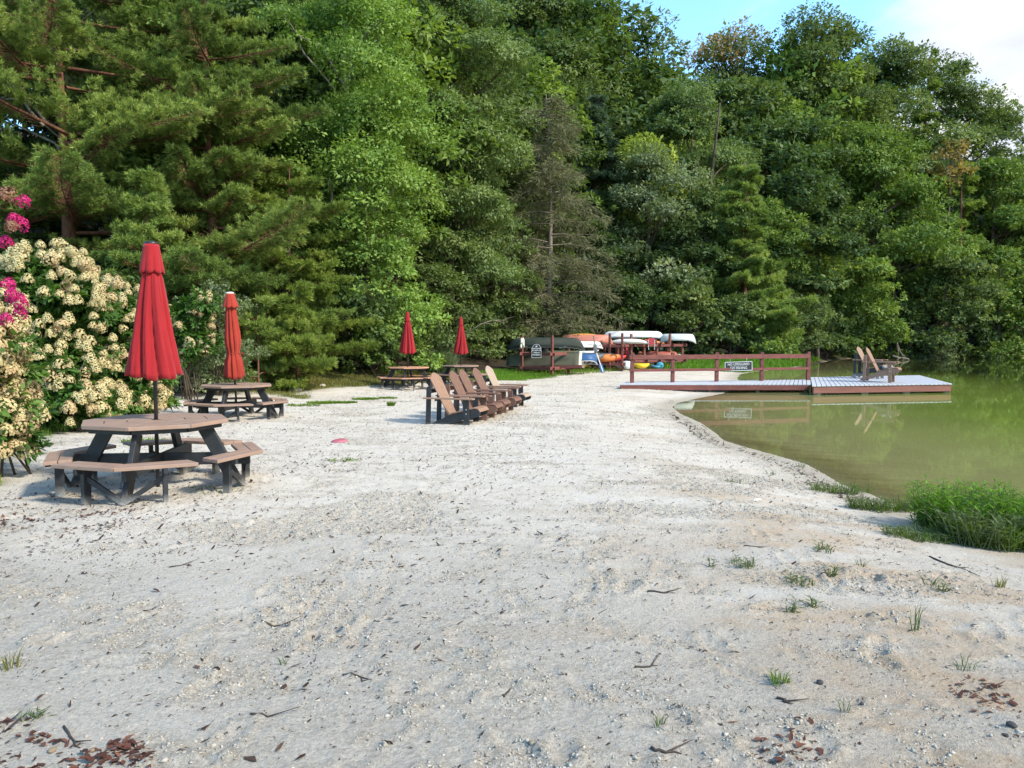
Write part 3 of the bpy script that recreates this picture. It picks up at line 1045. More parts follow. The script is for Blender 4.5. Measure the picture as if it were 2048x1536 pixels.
leafy('shrub', 'dark glossy shrub behind the farthest red umbrella', 905, 470, 170, 34.5, 'leaf_oak', zb=0.04, leaf=0.15, prof='dome', cat='shrub')
leafy('shrub', 'deep green thicket between the pine boughs and the middle umbrella', 700, 560, 170, 26.6, 'leaf_dark', zb=0.03, leaf=0.14, prof='dome', cat='shrub')
leafy('shrub', 'low dark shrub at the sand edge behind the second picnic table', 470, 690, 170, 22.6, 'leaf_dark', zb=0.05, leaf=0.11, prof='dome', cat='shrub')
leafy('shrub', 'low grey green shrub beside the white flowered bush with bare stems', 428, 560, 130, 19.5, 'leaf_pale', zb=0.08, leaf=0.07, prof='dome', cat='shrub', cover=3.5)
leafy('shrub', 'bushy mid green shrub left of the green canoe rack', 968, 610, 90, 36.5, 'leaf_oak', zb=0.04, leaf=0.14, prof='dome', cat='shrub')
leafy('shrub', 'rounded shrub with dull leaves behind the third picnic table', 850, 640, 120, 29.5, 'leaf_oak', zb=0.04, leaf=0.13, prof='dome', cat='shrub')
leafy('shrub', 'small leafy shrub between the middle umbrella and the pine saplings', 745, 640, 110, 26.0, 'leaf_maple', zb=0.05, leaf=0.12, prof='dome', cat='shrub')
leafy('shrub', 'dark undergrowth bush beneath the forked pine', 190, 500, 330, 20.0, 'leaf_dark', zb=0.03, leaf=0.13, prof='dome', cat='shrub')
leafy('shrub', 'dark undergrowth bush far left of the crape myrtle', -60, 440, 330, 20.5, 'leaf_dark', zb=0.03, leaf=0.13, prof='dome', cat='shrub')

# ---- the middle: behind the canoe racks
leafy('oak_tree', 'tall dark open oak with sky showing through its crown, above the leaning dead tree', 1035, -40, 330, 58, 'leaf_oak', zb=0.25, cover=3.3, lob=0.5, n_cl=120)
leafy('poplar_tree', 'tall slim bright crown right of the dark open oak', 1180, -10, 220, 62, 'leaf_maple', zb=0.2, cover=4.6, n_cl=140)
leafy('birch_tree', 'thin wispy tree with sparse leaves against the blue sky', 1290, 32, 170, 66, 'leaf_pale', 'bark_pale', zb=0.45, cover=1.5, lob=0.6, n_cl=70, leaf=0.26)
leafy('oak_tree', 'oak with a rusty brown tinged top beside the gap of blue sky', 1450, 58, 200, 74, 'leaf_rusty', zb=0.25, cover=3.6, lob=0.45, n_cl=120, shell=0.45, tint=lambda r, C: np.clip(r.normal(0.38, 0.12, len(C)) + 0.5 * (C[:, 2] > 0.9 * C[:, 2].max()) * (r.random(len(C)) < 0.6), 0, 1))
leafy('oak_tree', 'dark oak crown low between the wispy tree and the rusty oak', 1355, 150, 170, 72, 'leaf_oak', zb=0.25, cover=4, n_cl=100)
piney('hemlock_tree', 'soft blue green conifer with drooping tiers behind the dead tree', 1195, 190, 210, 52, 'needle_blue', zb=0.08, n_br=90, dens=0.7, needle=0.32, width=0.07, droop=0.12)
leafy('locust_tree', 'wide feathery olive green tree with two rounded heads below the rusty oak', 1375, 175, 250, 56, 'leaf_locust', zb=0.2, leaf=0.22, asp=0.5, cover=5.5, n_cl=170, flat=0.5, stems=2)
leafy('oak_tree', 'pale silvery leaved oak standing behind the upper row of boats', 1295, 310, 250, 49, 'leaf_pale', zb=0.12, cover=4.5, n_cl=130)
leafy('maple_tree', 'yellow topped maple rising beside the silvery oak', 1290, 285, 130, 50.5, 'leaf_yellow', zb=0.55, cover=3.5, n_cl=50)
piney('pine_tree', 'broad pine with tiered boughs reaching the grass behind the railing', 1490, 325, 300, 48.5, 'needle', zb=0.05, n_br=86, dens=0.8, needle=0.28, width=0.045, trunk=0.2)
leafy('maple_tree', 'dark layered maple left of the broad tiered pine', 1385, 390, 190, 49, 'leaf_dark', zb=0.15, cover=4.5)
leafy('shrub', 'dark shrub in the shade behind the long white canoe', 1240, 560, 170, 45, 'leaf_dark', zb=0.03, prof='dome', cat='shrub', leaf=0.2)
leafy('shrub', 'leafy green shrub right behind the pale canoe end', 1370, 560, 190, 46, 'leaf_oak', zb=0.03, prof='dome', cat='shrub', leaf=0.2)
leafy('shrub', 'low shrub growing behind the grass strip near the railing sign', 1465, 600, 170, 46.5, 'leaf_oak', zb=0.03, prof='dome', cat='shrub', leaf=0.2)
leafy('shrub', 'round bright shrub at the water edge behind the last railing post', 1530, 615, 130, 47.0, 'leaf_maple', zb=0.03, prof='dome', cat='shrub', leaf=0.2)
leafy('shrub', 'tangled dark shrub at the left end of the canoe rack', 1050, 590, 150, 40.5, 'leaf_dark', zb=0.03, prof='dome', cat='shrub', leaf=0.17)
leafy('shrub', 'dark thicket below the dead tree twigs', 1140, 600, 170, 42, 'leaf_dark', zb=0.03, prof='dome', cat='shrub', leaf=0.18)
leafy('shrub', 'tall grey green thicket between the locust and the dead tree', 985, 430, 180, 38, 'leaf_oak', zb=0.05, prof='oval', cat='shrub', leaf=0.17)

# the dead, brown conifer
loc, H = spot(1090, 185, 40.5)
r = np.random.default_rng(9)
mb = MB()
H8 = H
pth = [Vector((0.3 * sin(3 * t), 0.2 * t, H8 * t - 0.2 * (1 - t))) for t in [i / 9 for i in range(10)]]
mb.tube(pth, [0.19 * (1 - 0.92 * i / 9) for i in range(10)], 8)
tw_P, tw_T, tw_L, tw_W, tw_t = [], [], [], [], []
for k in range(125):
    t = 0.10 + 0.88 * (k + r.random()) / 125
    L = (1 - t) ** 0.55 * 4.3 * r.uniform(0.6, 1.1) + 0.3
    a = r.uniform(0, 2 * pi)
    i = min(int(t * 9), 8)
    o = pth[i].lerp(pth[i + 1], t * 9 - i)
    d = Vector((cos(a), sin(a), 0))
    dr = r.uniform(0.15, 0.55)

    def pt(s):
        return o + d * L * s + Vector((0, 0, L * (0.22 * s - dr * s * s))) + Vector((-d.y, d.x, 0)) * (0.1 * L * sin(2.5 * s + k))
    mb.tube([pt(0), pt(.3), pt(.6), pt(.85), pt(1)], [0.035, 0.026, 0.018, 0.012, 0.006], 4, caps=False)
    for j in range(int(14 + 24 * L)):
        s = r.uniform(0.12, 1)
        b0 = pt(s)
        td = Vector((r.normal(0, .6), r.normal(0, .6), r.normal(-0.35, .45))) + d * 0.6
        td.normalize()
        tl = r.uniform(0.25, 0.8) * (1.1 - 0.4 * s)
        for q_ in range(6):
            f_ = r.uniform(0.0, 1)
            tw_P.append(tuple(b0 + td * tl * f_))
            tw_T.append(tuple(td + Vector((r.normal(0, .5), r.normal(0, .5), r.normal(-0.1, .4)))))
            tw_L.append(r.uniform(0.12, 0.42))
            tw_W.append(r.uniform(0.014, 0.036))
            tw_t.append(np.clip(r.normal(0.45 + 0.12 * (q_ > 3) + 0.25 * t, 0.25), 0, 1))
V, q = leaf_quads(np.array(tw_P), np.array(tw_T), rand_dir(r, len(tw_P)), np.array(tw_L), np.array(tw_W), 0.0)
plant_tree('dead_conifer', 'brown dying conifer with drooping bare twigs behind the green canoe rack', 'tree', loc,
           (mb.mesh('trunk', True), np_mesh('crown', V, quads=q, attrs={'tint': np.repeat(tw_t, 4)})), M['bark_dead'], M['needle_dead'])


def dead_branch(name, label, pts, rad, twigs=5, mat='bark_dead', cat='branch', seed=0):
    r_ = np.random.default_rng(seed)
    mb_ = MB()
    pts = [Vector(p) for p in pts]
    mb_.tube(pts, [rad * (1 - 0.75 * i / (len(pts) - 1)) for i in range(len(pts))], 6)
    for k in range(twigs):
        i = int(r_.integers(1, len(pts) - 1)) if len(pts) > 2 else 0
        a = pts[i].lerp(pts[i + 1], r_.random())
        L = (pts[-1] - pts[0]).length * r_.uniform(0.15, 0.35)
        dd = ((pts[i + 1] - pts[i]).normalized() + Vector((r_.normal(0, .6), r_.normal(0, .6), r_.normal(-.1, .6)))).normalized()
        mb_.tube([a, a + dd * L * 0.5, a + dd * L + Vector((0, 0, r_.normal(-.05, .06) * L))], [rad * 0.45, rad * 0.3, rad * 0.12], 5, caps=False)
    return setp(mb_.build(name, M[mat], smooth_=True), label, cat)


def on_px(d, pts):
    return [at_y(u, v, d + k * 0.12) for k, (u, v) in enumerate(pts)]


dead_branch('dead_branch', 'bare pale dead branch drooping from the brown conifer above the white boats', on_px(41.5, [(1090, 560), (1106, 590), (1140, 622), (1172, 640), (1188, 662)]), 0.06, 9, seed=1)
dead_branch('dead_branch', 'long pale dead limb hanging beside the dark green canoe', on_px(41.2, [(1084, 552), (1092, 590), (1078, 622), (1074, 660)]), 0.05, 6, seed=2)
dead_branch('dead_branch', 'thin bare branch sticking out beyond the farthest umbrella', on_px(31.5, [(930, 668), (962, 648), (985, 640), (1010, 641)]), 0.028, 4, seed=3)
dead_branch('dead_branch', 'curved grey bare limb left of the forked pine', on_px(22.6, [(96, 250), (70, 214), (36, 190), (0, 120), (-40, 70)]), 0.055, 9, seed=4)
dead_branch('dead_branch', 'second grey bare limb beneath the curved one, left of the forked pine', on_px(22.3, [(88, 252), (60, 222), (30, 170), (2, 140), (-40, 125)]), 0.045, 7, seed=5)
dead_branch('dead_branch', 'fallen bare branch dipping into the lake below the far bank shrubs', on_px(60, [(1786, 640), (1792, 680), (1800, 704), (1812, 716)]), 0.09, 7, seed=6)
dead_branch('driftwood', 'pale driftwood log lying in the water near the far bank', on_px(58.5, [(1785, 712), (1800, 716), (1818, 717)]), 0.10, 5, seed=7)

# ---- the right: trees on the far bank
leafy('oak_tree', 'tallest tree on the far bank with two pointed tops against the sky', 1605, 8, 170, 70, 'leaf_oak', zb=0.15, cover=4.4, n_cl=170, lob=0.5, prof='oval', shell=0.5)
leafy('oak_tree', 'tall tree pressed against the tallest one, its narrow top slightly lower', 1668, 30, 190, 71.5, 'leaf_oak', zb=0.15, cover=4.4, n_cl=170, lob=0.45)
leafy('oak_tree', 'broad dark oak right of the twin topped tree, under the cloud', 1775, 78, 230, 77, 'leaf_oak', zb=0.2, cover=4.4, n_cl=160, lob=0.4)
leafy('oak_tree', 'dark oak with a ragged sloping right side against white cloud', 1895, 125, 240, 82, 'leaf_oak', zb=0.2, cover=4.2, n_cl=160, lob=0.5, shell=0.45)
leafy('oak_tree', 'lower oak at the end of the skyline, right of the ragged oak', 1985, 215, 150, 86, 'leaf_oak', zb=0.2, cover=4.4, n_cl=120)
leafy('oak_tree', 'last small crown of the skyline where the cloud meets the trees', 2075, 262, 170, 90, 'leaf_dark', zb=0.2, cover=4.4)
piney('pine_tree', 'thin dark pine poking a slanted top above the broad oak', 1822, 92, 110, 79, 'needle', zb=0.45, n_br=40, dens=0.45, needle=0.45, width=0.08, lean=(1.6, 0), gap=0.5)
leafy('maple_tree', 'wide dense bright green maple leaning over the lake behind the platform', 1745, 255, 350, 66, 'leaf_maple', zb=0.18, cover=5.0, n_cl=220, prof='oval', lob=0.42)
leafy('maple_tree', 'darker green maple beside the wide bright one, above the yellow green bough', 1600, 215, 240, 64, 'leaf_dark', zb=0.18, cover=4.6, n_cl=150)
leafy('maple_tree', 'slim maple turning orange at the right edge of the wide green maple', 1895, 285, 80, 65, 'leaf_autumn', zb=0.80, cover=1.8, n_cl=30, lob=0.5, leaf=0.24)
leafy('sassafras_tree', 'yellow green leafy bough tree leaning left of the vine covered tree', 1640, 462, 150, 55, 'leaf_yellow', zb=0.55, cover=3.6, n_cl=48, leaf=0.27, droop=0.7)
leafy('vine_tree', 'tall vine covered tree with foliage down to the lake behind the two deck chairs', 1725, 515, 190, 59, 'leaf_maple', zb=0.02, cover=5, n_cl=110, prof='column', leaf=0.24)
leafy('shrub', 'arching dark shrub overhanging the lake right of the vine covered tree', 1865, 520, 190, 63.5, 'leaf_oak', zb=0.05, cover=4.6, prof='dome', cat='shrub', lean=(1.0, -1.5))
leafy('shrub', 'pale willow like shrub dipping into the lake', 1868, 668, 90, 62.5, 'leaf_pale', zb=0.02, cover=4, prof='dome', cat='shrub', leaf=0.26, asp=0.35)
leafy('shrub', 'large bank shrub whose sprays hang over the lake at the far right', 2005, 500, 230, 66.5, 'leaf_maple', zb=0.03, cover=4.6, prof='dome', cat='shrub')
leafy('maple_tree', 'yellowish understory maple behind the dark slender trunk', 1985, 320, 260, 73, 'leaf_maple', zb=0.30, cover=4.2, n_cl=130)
piney('pine_tree', 'pine with a dark slender bare trunk on the far bank', 1920, 330, 190, 68, 'needle_yellow', zb=0.35, n_br=40, dens=0.5, needle=0.40, width=0.075, trunk=0.30, gap=0.5)
leafy('maple_tree', 'maple with several thin grey stems showing between the vine tree and dark trunk', 1825, 380, 170, 67.5, 'leaf_maple', 'bark_pale', zb=0.5, cover=4, stems=3, n_cl=80)
leafy('shrub', 'dense low shrub behind the broad pine at the water', 1600, 590, 170, 51.5, 'leaf_oak', zb=0.02, cover=4.6, prof='dome', cat='shrub')
leafy('shrub', 'dark low shrub under the vine covered tree by the waterline', 1660, 610, 150, 58, 'leaf_dark', zb=0.02, prof='dome', cat='shrub')
leafy('shrub', 'shady shrub at the waterline between the vine tree and the willow', 1790, 610, 120, 63, 'leaf_dark', zb=0.02, prof='dome', cat='shrub')
leafy('shrub', 'dark shrub at the waterline right of the pale willow', 1945, 620, 130, 66, 'leaf_dark', zb=0.02, prof='dome', cat='shrub')
leafy('shrub', 'bank shrub at the far right beyond the spray hung one', 2110, 520, 200, 67.5, 'leaf_oak', zb=0.02, prof='dome', cat='shrub')
leafy('maple_tree', 'far right maple beyond the picture edge of the bank', 2150, 330, 250, 73, 'leaf_maple', zb=0.2, cover=4.2)

# ---- trees deep in the wood that fill the dark behind the edge: copies of four kinds
deep = []
for k, (mt, H, Rx, zb, lf) in enumerate((('leaf_dark', 15, 3.6, 0.15, 0.26), ('leaf_oak', 17, 3.8, 0.2, 0.28), ('leaf_dark', 13, 3.2, 0.1, 0.26), ('leaf_maple', 16, 3.6, 0.25, 0.27))):
    deep.append((tree_meshes('broad', H, Rx, zb * H, lf, 500 + k, cover=4.6, n_cl=120), M[mt], H))
proto = {}
spots = [(1090, 60, -30), (1150, 64, 5), (1205, 66, 15), (1330, 64, 175), (1420, 66, 150), (1490, 68, 150), (1255, 64, 130), (1570, 72, 90), (1720, 78, 120)]
for (u, d, top) in ((-330, 26, 3), (-200, 30, 3), (-60, 31, 0), (60, 33, 0), (230, 34, 0), (330, 31, 0), (440, 33, 0), (540, 31.5, 0), (600, 35, 0), (700, 37, 0), (770, 35, 0), (830, 41, -20),
                    (930, 44, 30), (980, 47, 60), (1060, 50, 130), (1120, 52, 190), (1180, 55, 240), (1250, 57, 260), (1310, 60, 280), (1400, 60, 300), (1460, 61, 280),
                    (1530, 62, 240), (1560, 66, 200), (1640, 75, 160), (1700, 76, 180), (1830, 78, 260), (1900, 77, 330), (1960, 80, 330), (2030, 80, 370), (2120, 82, 380), (-120, 38, -200), (120, 39, -250),
                    (300, 40, -220), (480, 41, -200), (620, 43, -150), (760, 46, -80), (880, 50, -20), (1230, 68, 200), (1520, 72, 170), (2230, 76, 300), (2350, 75, 320), (-480, 27, 0),
                    (1100, 47, 400), (1180, 48, 430), (1260, 50, 430), (1420, 51, 430), (1540, 54, 400), (1590, 56, 330), (1680, 64, 420), (1770, 70, 430), (1840, 72, 500), (1960, 73, 520),
                    (40, 27, 330), (250, 29, 260), (560, 28.5, 330), (660, 31, 420), (790, 33, 450)):
    spots.append((u, d, top))
for k, (u, d, top) in enumerate(spots):
    loc, H = spot(u, top, d)
    ms, mt, H0 = deep[k % 4]
    s = H / H0
    w = s * (0.9 + 0.25 * random.Random(k).random())
    w = max(w, 0.55)
    if k % 4 in proto:
        t = copy_tree(proto[k % 4])
        t.location, t.scale, t.rotation_euler = loc, (w, w, s), (0, 0, k * 2.1)
    else:
        t = plant_tree('forest_tree', 'broadleaf tree standing deep in the wood behind the edge trees', 'tree', loc, ms, M['bark'], mt, k * 2.1, 'trees deep in the wood', (w, w, s))
        proto[k % 4] = t
# ================================================================ FURNITURE
def pol(r_, a):
    """plan position: a measured from the side that faces -Y, turning to +X"""
    return Vector((r_ * sin(a), -r_ * cos(a), 0))


def picnic_table(label, loc, rz, sc=1.0, top_mat='composite', straight=False, group='octagonal picnic tables'):
    t = empty('picnic_table', label, 'table', loc, rz, group)
    t.scale = (sc, sc, sc)
    mt = M[top_mat]
    # top: eight wedges with thin seams, each of three boards
    tb = MB()
    zt = 0.74
    for k in range(8):
        a0, a1 = pi / 8 * 2 * k, pi / 8 * 2 * (k + 1)
        for (r0, r1) in ((0.055, 0.30), (0.305, 0.53), (0.535, 0.75)):
            g = 0.003
            P = [pol(r0, a0), pol(r1, a0), pol(r1, a1), pol(r0, a1)]
            c = sum(P, Vector()) / 4
            P = [c + (p - c) * (1 - g / max(0.05, (p - c).length)) for p in P]
            tb.prism([(p.x, p.y) for p in P], zt - 0.04, zt)
    tb.build('tabletop', mt, t, bevel=0.004)
    rim = MB()
    for k in range(8):
        a0, a1 = pi / 4 * k, pi / 4 * (k + 1)
        rim.board(pol(0.66, a0) + Vector((0, 0, zt - 0.064)), pol(0.66, a1) + Vector((0, 0, zt - 0.064)), 0.04, 0.044)
    rim.build('apron', M['black_plastic'], t)
    for k in range(4):
        a = pi / 2 * k
        dr = pol(1, a)
        sd_ = Vector((-dr.y, dr.x, 0))
        lg = MB()
        lg.board(dr * 0.50 + Vector((0, 0, zt - 0.085)), dr * 0.93 + Vector((0, 0, -0.16)), 0.05, 0.145, up=dr)
        lg.build('leg', M['black_plastic'], t, bevel=0.004)
        bm_ = MB()
        if k < 2:
            off = sd_ * 0.036
            bm_.board(dr * 0.96 + off + Vector((0, 0, 0.31)), -dr * 0.96 + off + Vector((0, 0, 0.31)), 0.04, 0.13)
            bm_.build('crossbeam', M['black_plastic'], t, bevel=0.003)
        # bench: two boards a side, mitred at the corner
        be = MB()
        zs = 0.40
        for s in (-1, 1):
            for (r0, r1) in ((0.845, 0.975), (0.98, 1.11)):
                e = R(40) if not straight else R(40)
                P = [pol(r0, a), pol(r1, a), pol(r1 * (cos(R(22.5)) / cos(R(22.5) - (R(45) - e))), a + s * e), pol(r0 * (cos(R(22.5)) / cos(R(22.5) - (R(45) - e))), a + s * e)]
                c = sum(P, Vector()) / 4
                P = [c + (p - c) * 0.985 for p in P]
                be.prism([(p.x, p.y) for p in P], zs - 0.036, zs)
        bench = be.build('bench', mt, t, bevel=0.004)
        for s in (-1, 1):
            an = a + s * R(24)
            d2 = pol(1, an)
            bl = MB()
            bl.board(d2 * 0.905 + Vector((0, 0, zs - 0.038)), d2 * 0.905 + Vector((0, 0, -0.15)), 0.045, 0.085, up=d2)
            bl.board(d2 * 0.80 + Vector((0, 0, zs - 0.063)), d2 * 1.03 + Vector((0, 0, zs - 0.063)), 0.04, 0.05)
            bl.build('bench_leg', M['black_plastic'], bench, bevel=0.003)
            br = MB()
            br.board(d2 * 0.905 + Vector((0, 0, zs - 0.13)), dr * 0.90 + Vector((0, 0, 0.005)) + sd_ * s * (-0.03), 0.026, 0.05)
            br.build('brace', M['black_plastic'], bench)
    return t


def umbrella(label, base, H, z0, rb, rt, mat, seed=0, tied=False, tilt=(0, 0), cap_len=0.27, hub='black', n=112):
    """closed parasol: pole from the sand up, pleated canopy from z0 up to H, a short vent cap on top"""
    t = empty('patio_umbrella', label, 'umbrella', base, seed * 1.3, 'closed red umbrellas')
    t.rotation_euler = (tilt[0], tilt[1], seed * 0.7)
    mb_ = MB()
    mb_.tube([(0, 0, -0.12), (0, 0, z0 + 0.4), (0, 0, H - 0.02)], 0.019, 10)
    mb_.build('pole', M['pole'], t, smooth_=True)

    def pleat(s, an, top):
        rr = 0.6 * rt + (rb - 0.6 * rt) * s ** (0.92 if not tied else 0.6)
        if tied:
            rr = rt * 0.9 + 0.082 * min(1, s * 2.0) - 0.034 * math.exp(-((s - 0.70) / 0.07) ** 2) + 0.05 * max(0, (s - 0.70) / 0.30) ** 0.8
        ph = an + 0.25 * sin(2.2 * s + seed) + 0.12 * sin(3 * an + seed)
        w = abs(sin(4 * ph))
        dp = (0.08 + 0.30 * min(1, s * 1.5)) * (1 if not tied else 0.65)
        x = rr * (1 - dp * (1 - w ** 0.55)) * (1 + 0.05 * sin(9 * ph + 3 * s) + 0.035 * sin(21 * ph + seed + 5 * s) + 0.02 * sin(37 * ph))
        return x
    prof, K = [], 26
    V, Q = [], []
    for i in range(K + 1):
        s = i / K
        for k in range(n):
            an = 2 * pi * k / n
            rr = pleat(s, an, H)
            zz = (H - 0.06) * (1 - s) + z0 * s
            if s > 0.9:
                zz += (s - 0.9) * 10 * (0.012 * sin(4 * an * 2 + seed) + 0.025 * sin(2 * an + 1.7 * seed))
            V.append((rr * cos(an) * (1 + 0.05 * sin(seed)), rr * sin(an), zz))
    for i in range(K):
        for k in range(n):
            Q.append((i * n + k, (i + 1) * n + k, (i + 1) * n + (k + 1) % n, i * n + (k + 1) % n))
    me_ = np_mesh('canopy', V, quads=Q, smooth_=True)
    o = add_obj('canopy', me_, M[mat], t)
    sm = o.modifiers.new('cloth', 'SOLIDIFY')
    sm.thickness = 0.004
    V, Q, K2 = [], [], 9
    for i in range(K2 + 1):
        s = i / K2
        for k in range(n):
            an = 2 * pi * k / n
            rr = rt * 1.03 + (0.05 if not tied else 0.085) * s ** 1.1
            w = abs(sin(4 * (an + 0.1 * seed)))
            rr *= 1 - 0.20 * s * (1 - w ** 0.6)
            V.append((rr * cos(an), rr * sin(an), (H - 0.02) - cap_len * s - (0.02 * w * s if s > 0.8 else 0)))
    for i in range(K2):
        for k in range(n):
            Q.append((i * n + k, (i + 1) * n + k, (i + 1) * n + (k + 1) % n, i * n + (k + 1) % n))
    o = add_obj('vent_cap', np_mesh('vent_cap', V, quads=Q, smooth_=True), M[mat], t)
    sm = o.modifiers.new('cloth', 'SOLIDIFY')
    sm.thickness = 0.004
    f_ = MB()
    f_.lathe([(0.0, H + 0.012), (rt * 0.7, H + 0.006), (rt * 0.98, H - 0.004), (rt * 0.98, H - 0.018), (rt * 0.9, H - 0.03)], 20)
    f_.build('finial', M['pole'] if hub == 'black' else M['white_paint'], t, smooth_=True)
    if tied:
        zt_ = (H - 0.06) * 0.30 + z0 * 0.70
        st_ = MB()
        rr = 0.122
        st_.tube([(rr * cos(a), rr * 0.96 * sin(a), zt_ + 0.004 * sin(3 * a)) for a in [2 * pi * i / 30 for i in range(31)]], 0.008, 5, caps=False)
        for dx in (0.02, -0.03, 0.05):
            st_.tube([(rr * 0.5 + dx, -rr * 0.9, zt_), (rr * 0.5 + dx * 2 + 0.01, -rr * 1.1, zt_ - 0.03), (rr * 0.5 + dx * 3, -rr * 1.0, zt_ - 0.09)], [0.006, 0.006, 0.004], 4)
        st_.build('tie_strap', M[mat], t, smooth_=True)
    return t


M['pole'] = simple('pole', (0.016, 0.016, 0.017), 0.4, 0.2, 20)
M['white_paint'] = simple('white_paint', (0.72, 0.71, 0.68), 0.5, 0.08, 8)

T1p = at_y(316, 973, T1.y)
T1p.z = 0.0
picnic_table('nearest octagonal picnic table, tan top on black legs, by the cream flowered bush', (T1.x, T1.y, -0.015), R(5), 0.94)
umbrella('largest closed red umbrella standing through the nearest picnic table', (T1.x, T1.y, 0), 2.44, 1.11, 0.25, 0.070, 'canvas_red', seed=1)
T2 = at_z(474, 830, -0.05)
picnic_table('second octagonal picnic table, under the faded tied umbrella', (T2.x, T2.y, T2.z - 0.09), R(-3), 0.95)
umbrella('faded orange red umbrella tied with a strap, leaning a little', (T2.x, T2.y, T2.z), 2.44, 0.76, 0.2, 0.075, 'canvas_faded', seed=2, tied=True, tilt=(0, R(-4.0)), hub='white', cap_len=0.26)
T3 = at_z(816, 776, -0.06)
picnic_table('third picnic table with an orange tan top and curved bench supports, beyond the adirondack chairs', (T3.x, T3.y, T3.z + 0.0), R(-3), 0.88, 'composite_orange')
umbrella('small looking red umbrella over the third picnic table, left of its twin', (T3.x, T3.y, T3.z), 2.36, 1.08, 0.26, 0.042, 'canvas_red', seed=3)
T4 = at_z(922, 766, -0.02)
picnic_table('farthest picnic table with pale worn benches, behind the adirondack chairs', (T4.x, T4.y, T4.z - 0.03), R(-17), 0.84)
umbrella('farthest red umbrella, above the table with pale benches', (T4.x, T4.y, T4.z), 2.22, 0.98, 0.25, 0.040, 'canvas_red', seed=4)


def adirondack(label, loc, rz, slat, frame, arm=None, group='adirondack chairs'):
    """local +X is the way the sitter faces"""
    t = empty('adirondack_chair', label, 'chair', loc, rz, group)
    fm, sm_, am = M[frame], M[slat], M[arm or slat]
    for s in (-1, 1):
        b_ = MB()
        y = s * 0.285
        b_.prism([(0.56, -0.10), (0.665, -0.10), (0.645, 0.54), (0.525, 0.54)], y - 0.018, y + 0.018, frame=lambda a, c, h: (a, h, c))
        leg = b_.build('front_leg', fm, t, bevel=0.004)
        bo = MB()
        for z in (0.28, 0.36):
            bo.tube([(0.60, y + s * 0.018, z), (0.60, y + s * 0.024, z)], 0.012, 8)
        bo.build('bolt', M['bolt'], leg)
        r_ = MB()
        y = s * 0.247
        prof_ = [(0.80, 0.36), (0.84, 0.33), (0.855, 0.28), (0.83, 0.235), (0.77, 0.215), (0.45, 0.145), (-0.10, -0.02), (-0.30, -0.06), (-0.22, 0.035), (0.10, 0.165), (0.22, 0.235), (0.45, 0.29), (0.70, 0.365)]
        r_.prism(prof_, y - 0.017, y + 0.017, frame=lambda a, c, h: (a, h, c))
        r_.build('side_rail', fm, t, bevel=0.003)
        p_ = MB()
        y = s * 0.285
        p_.prism([(-0.20, -0.07), (-0.11, -0.07), (-0.085, 0.80), (-0.175, 0.76)], y - 0.018, y + 0.018, frame=lambda a, c, h: (a, h, c))
        p_.build('rear_post', fm, t, bevel=0.004)
        a_ = MB()
        y = s * 0.33
        a_.prism([(-0.22, y - 0.045), (0.30, y - 0.055), (0.66, y - 0.075), (0.75, y - 0.07), (0.77, y - 0.03), (0.77, y + 0.03), (0.75, y + 0.07), (0.66, y + 0.075), (0.30, y + 0.055), (-0.22, y + 0.045)], 0.545, 0.572)
        a_.build('armrest', am, t, bevel=0.004)
    se = MB()
    top = [(0.23, 0.245), (0.33, 0.272), (0.43, 0.294), (0.53, 0.32), (0.63, 0.347), (0.725, 0.374), (0.812, 0.365), (0.862, 0.30)]
    for i in range(len(top) - 1):
        a, b2 = Vector((top[i][0], 0, top[i][1] + 0.012)), Vector((top[i + 1][0], 0, top[i + 1][1] + 0.012))
        d = (b2 - a).normalized()
        c = (a + b2) / 2
        L = (b2 - a).length - 0.010
        se.box(c, (L, 0.535, 0.022), Matrix((d, Vector((0, 1, 0)), d.cross(Vector((0, 1, 0))))).transposed())
    se.build('seat', sm_, t, bevel=0.004)
    bk = MB()
    ang = R(26)
    dn = Vector((-sin(ang), 0, cos(ang)))
    nn = Vector((cos(ang), 0, sin(ang)))
    o = Vector((0.235, 0, 0.195))
    for i in range(5):
        k = i - 2
        L = (0.90, 0.885, 0.82)[abs(k)]
        w0, w1 = 0.074, 0.095
        y0, y1 = k * 0.088, k * 0.112
        cut = (0.0, 0.012, 0.05)[abs(k)] * (1 if k > 0 else -1)
        arc = lambda q_: 0.91 - 0.10 * (q_ / 0.28) ** 2 - 0.02 * abs(q_ / 0.28)
        pts = [(y0 - w0 / 2, 0), (y0 + w0 / 2, 0), (y1 + w1 / 2, arc(y1 + w1 / 2)), (y1, arc(y1)), (y1 - w1 / 2, arc(y1 - w1 / 2))]
        bk.prism(pts, 0, 0.022, frame=lambda a, c, h: tuple(o + Vector((0, 1, 0)) * a + dn * c + nn * h))
    bk.build('backrest', sm_, t, bevel=0.004)
    bc = MB()
    bc.box((-0.105, 0, 0.685), (0.03, 0.60, 0.075), Matrix.Rotation(-ang, 3, 'Y'))
    bc.box((0.215, 0, 0.20), (0.04, 0.46, 0.06), Matrix.Rotation(-ang, 3, 'Y'))
    bc.box((0.0, 0, 0.525), (0.035, 0.60, 0.035))
    bc.build('back_brace', fm, t)
    return t


def chair_at(u, v, z, hd, *a, sink=0.06, **k):
    p = at_z(u, v, z)
    return adirondack(a[0], (p.x, p.y, p.z - sink), hd, *a[1:], **k)


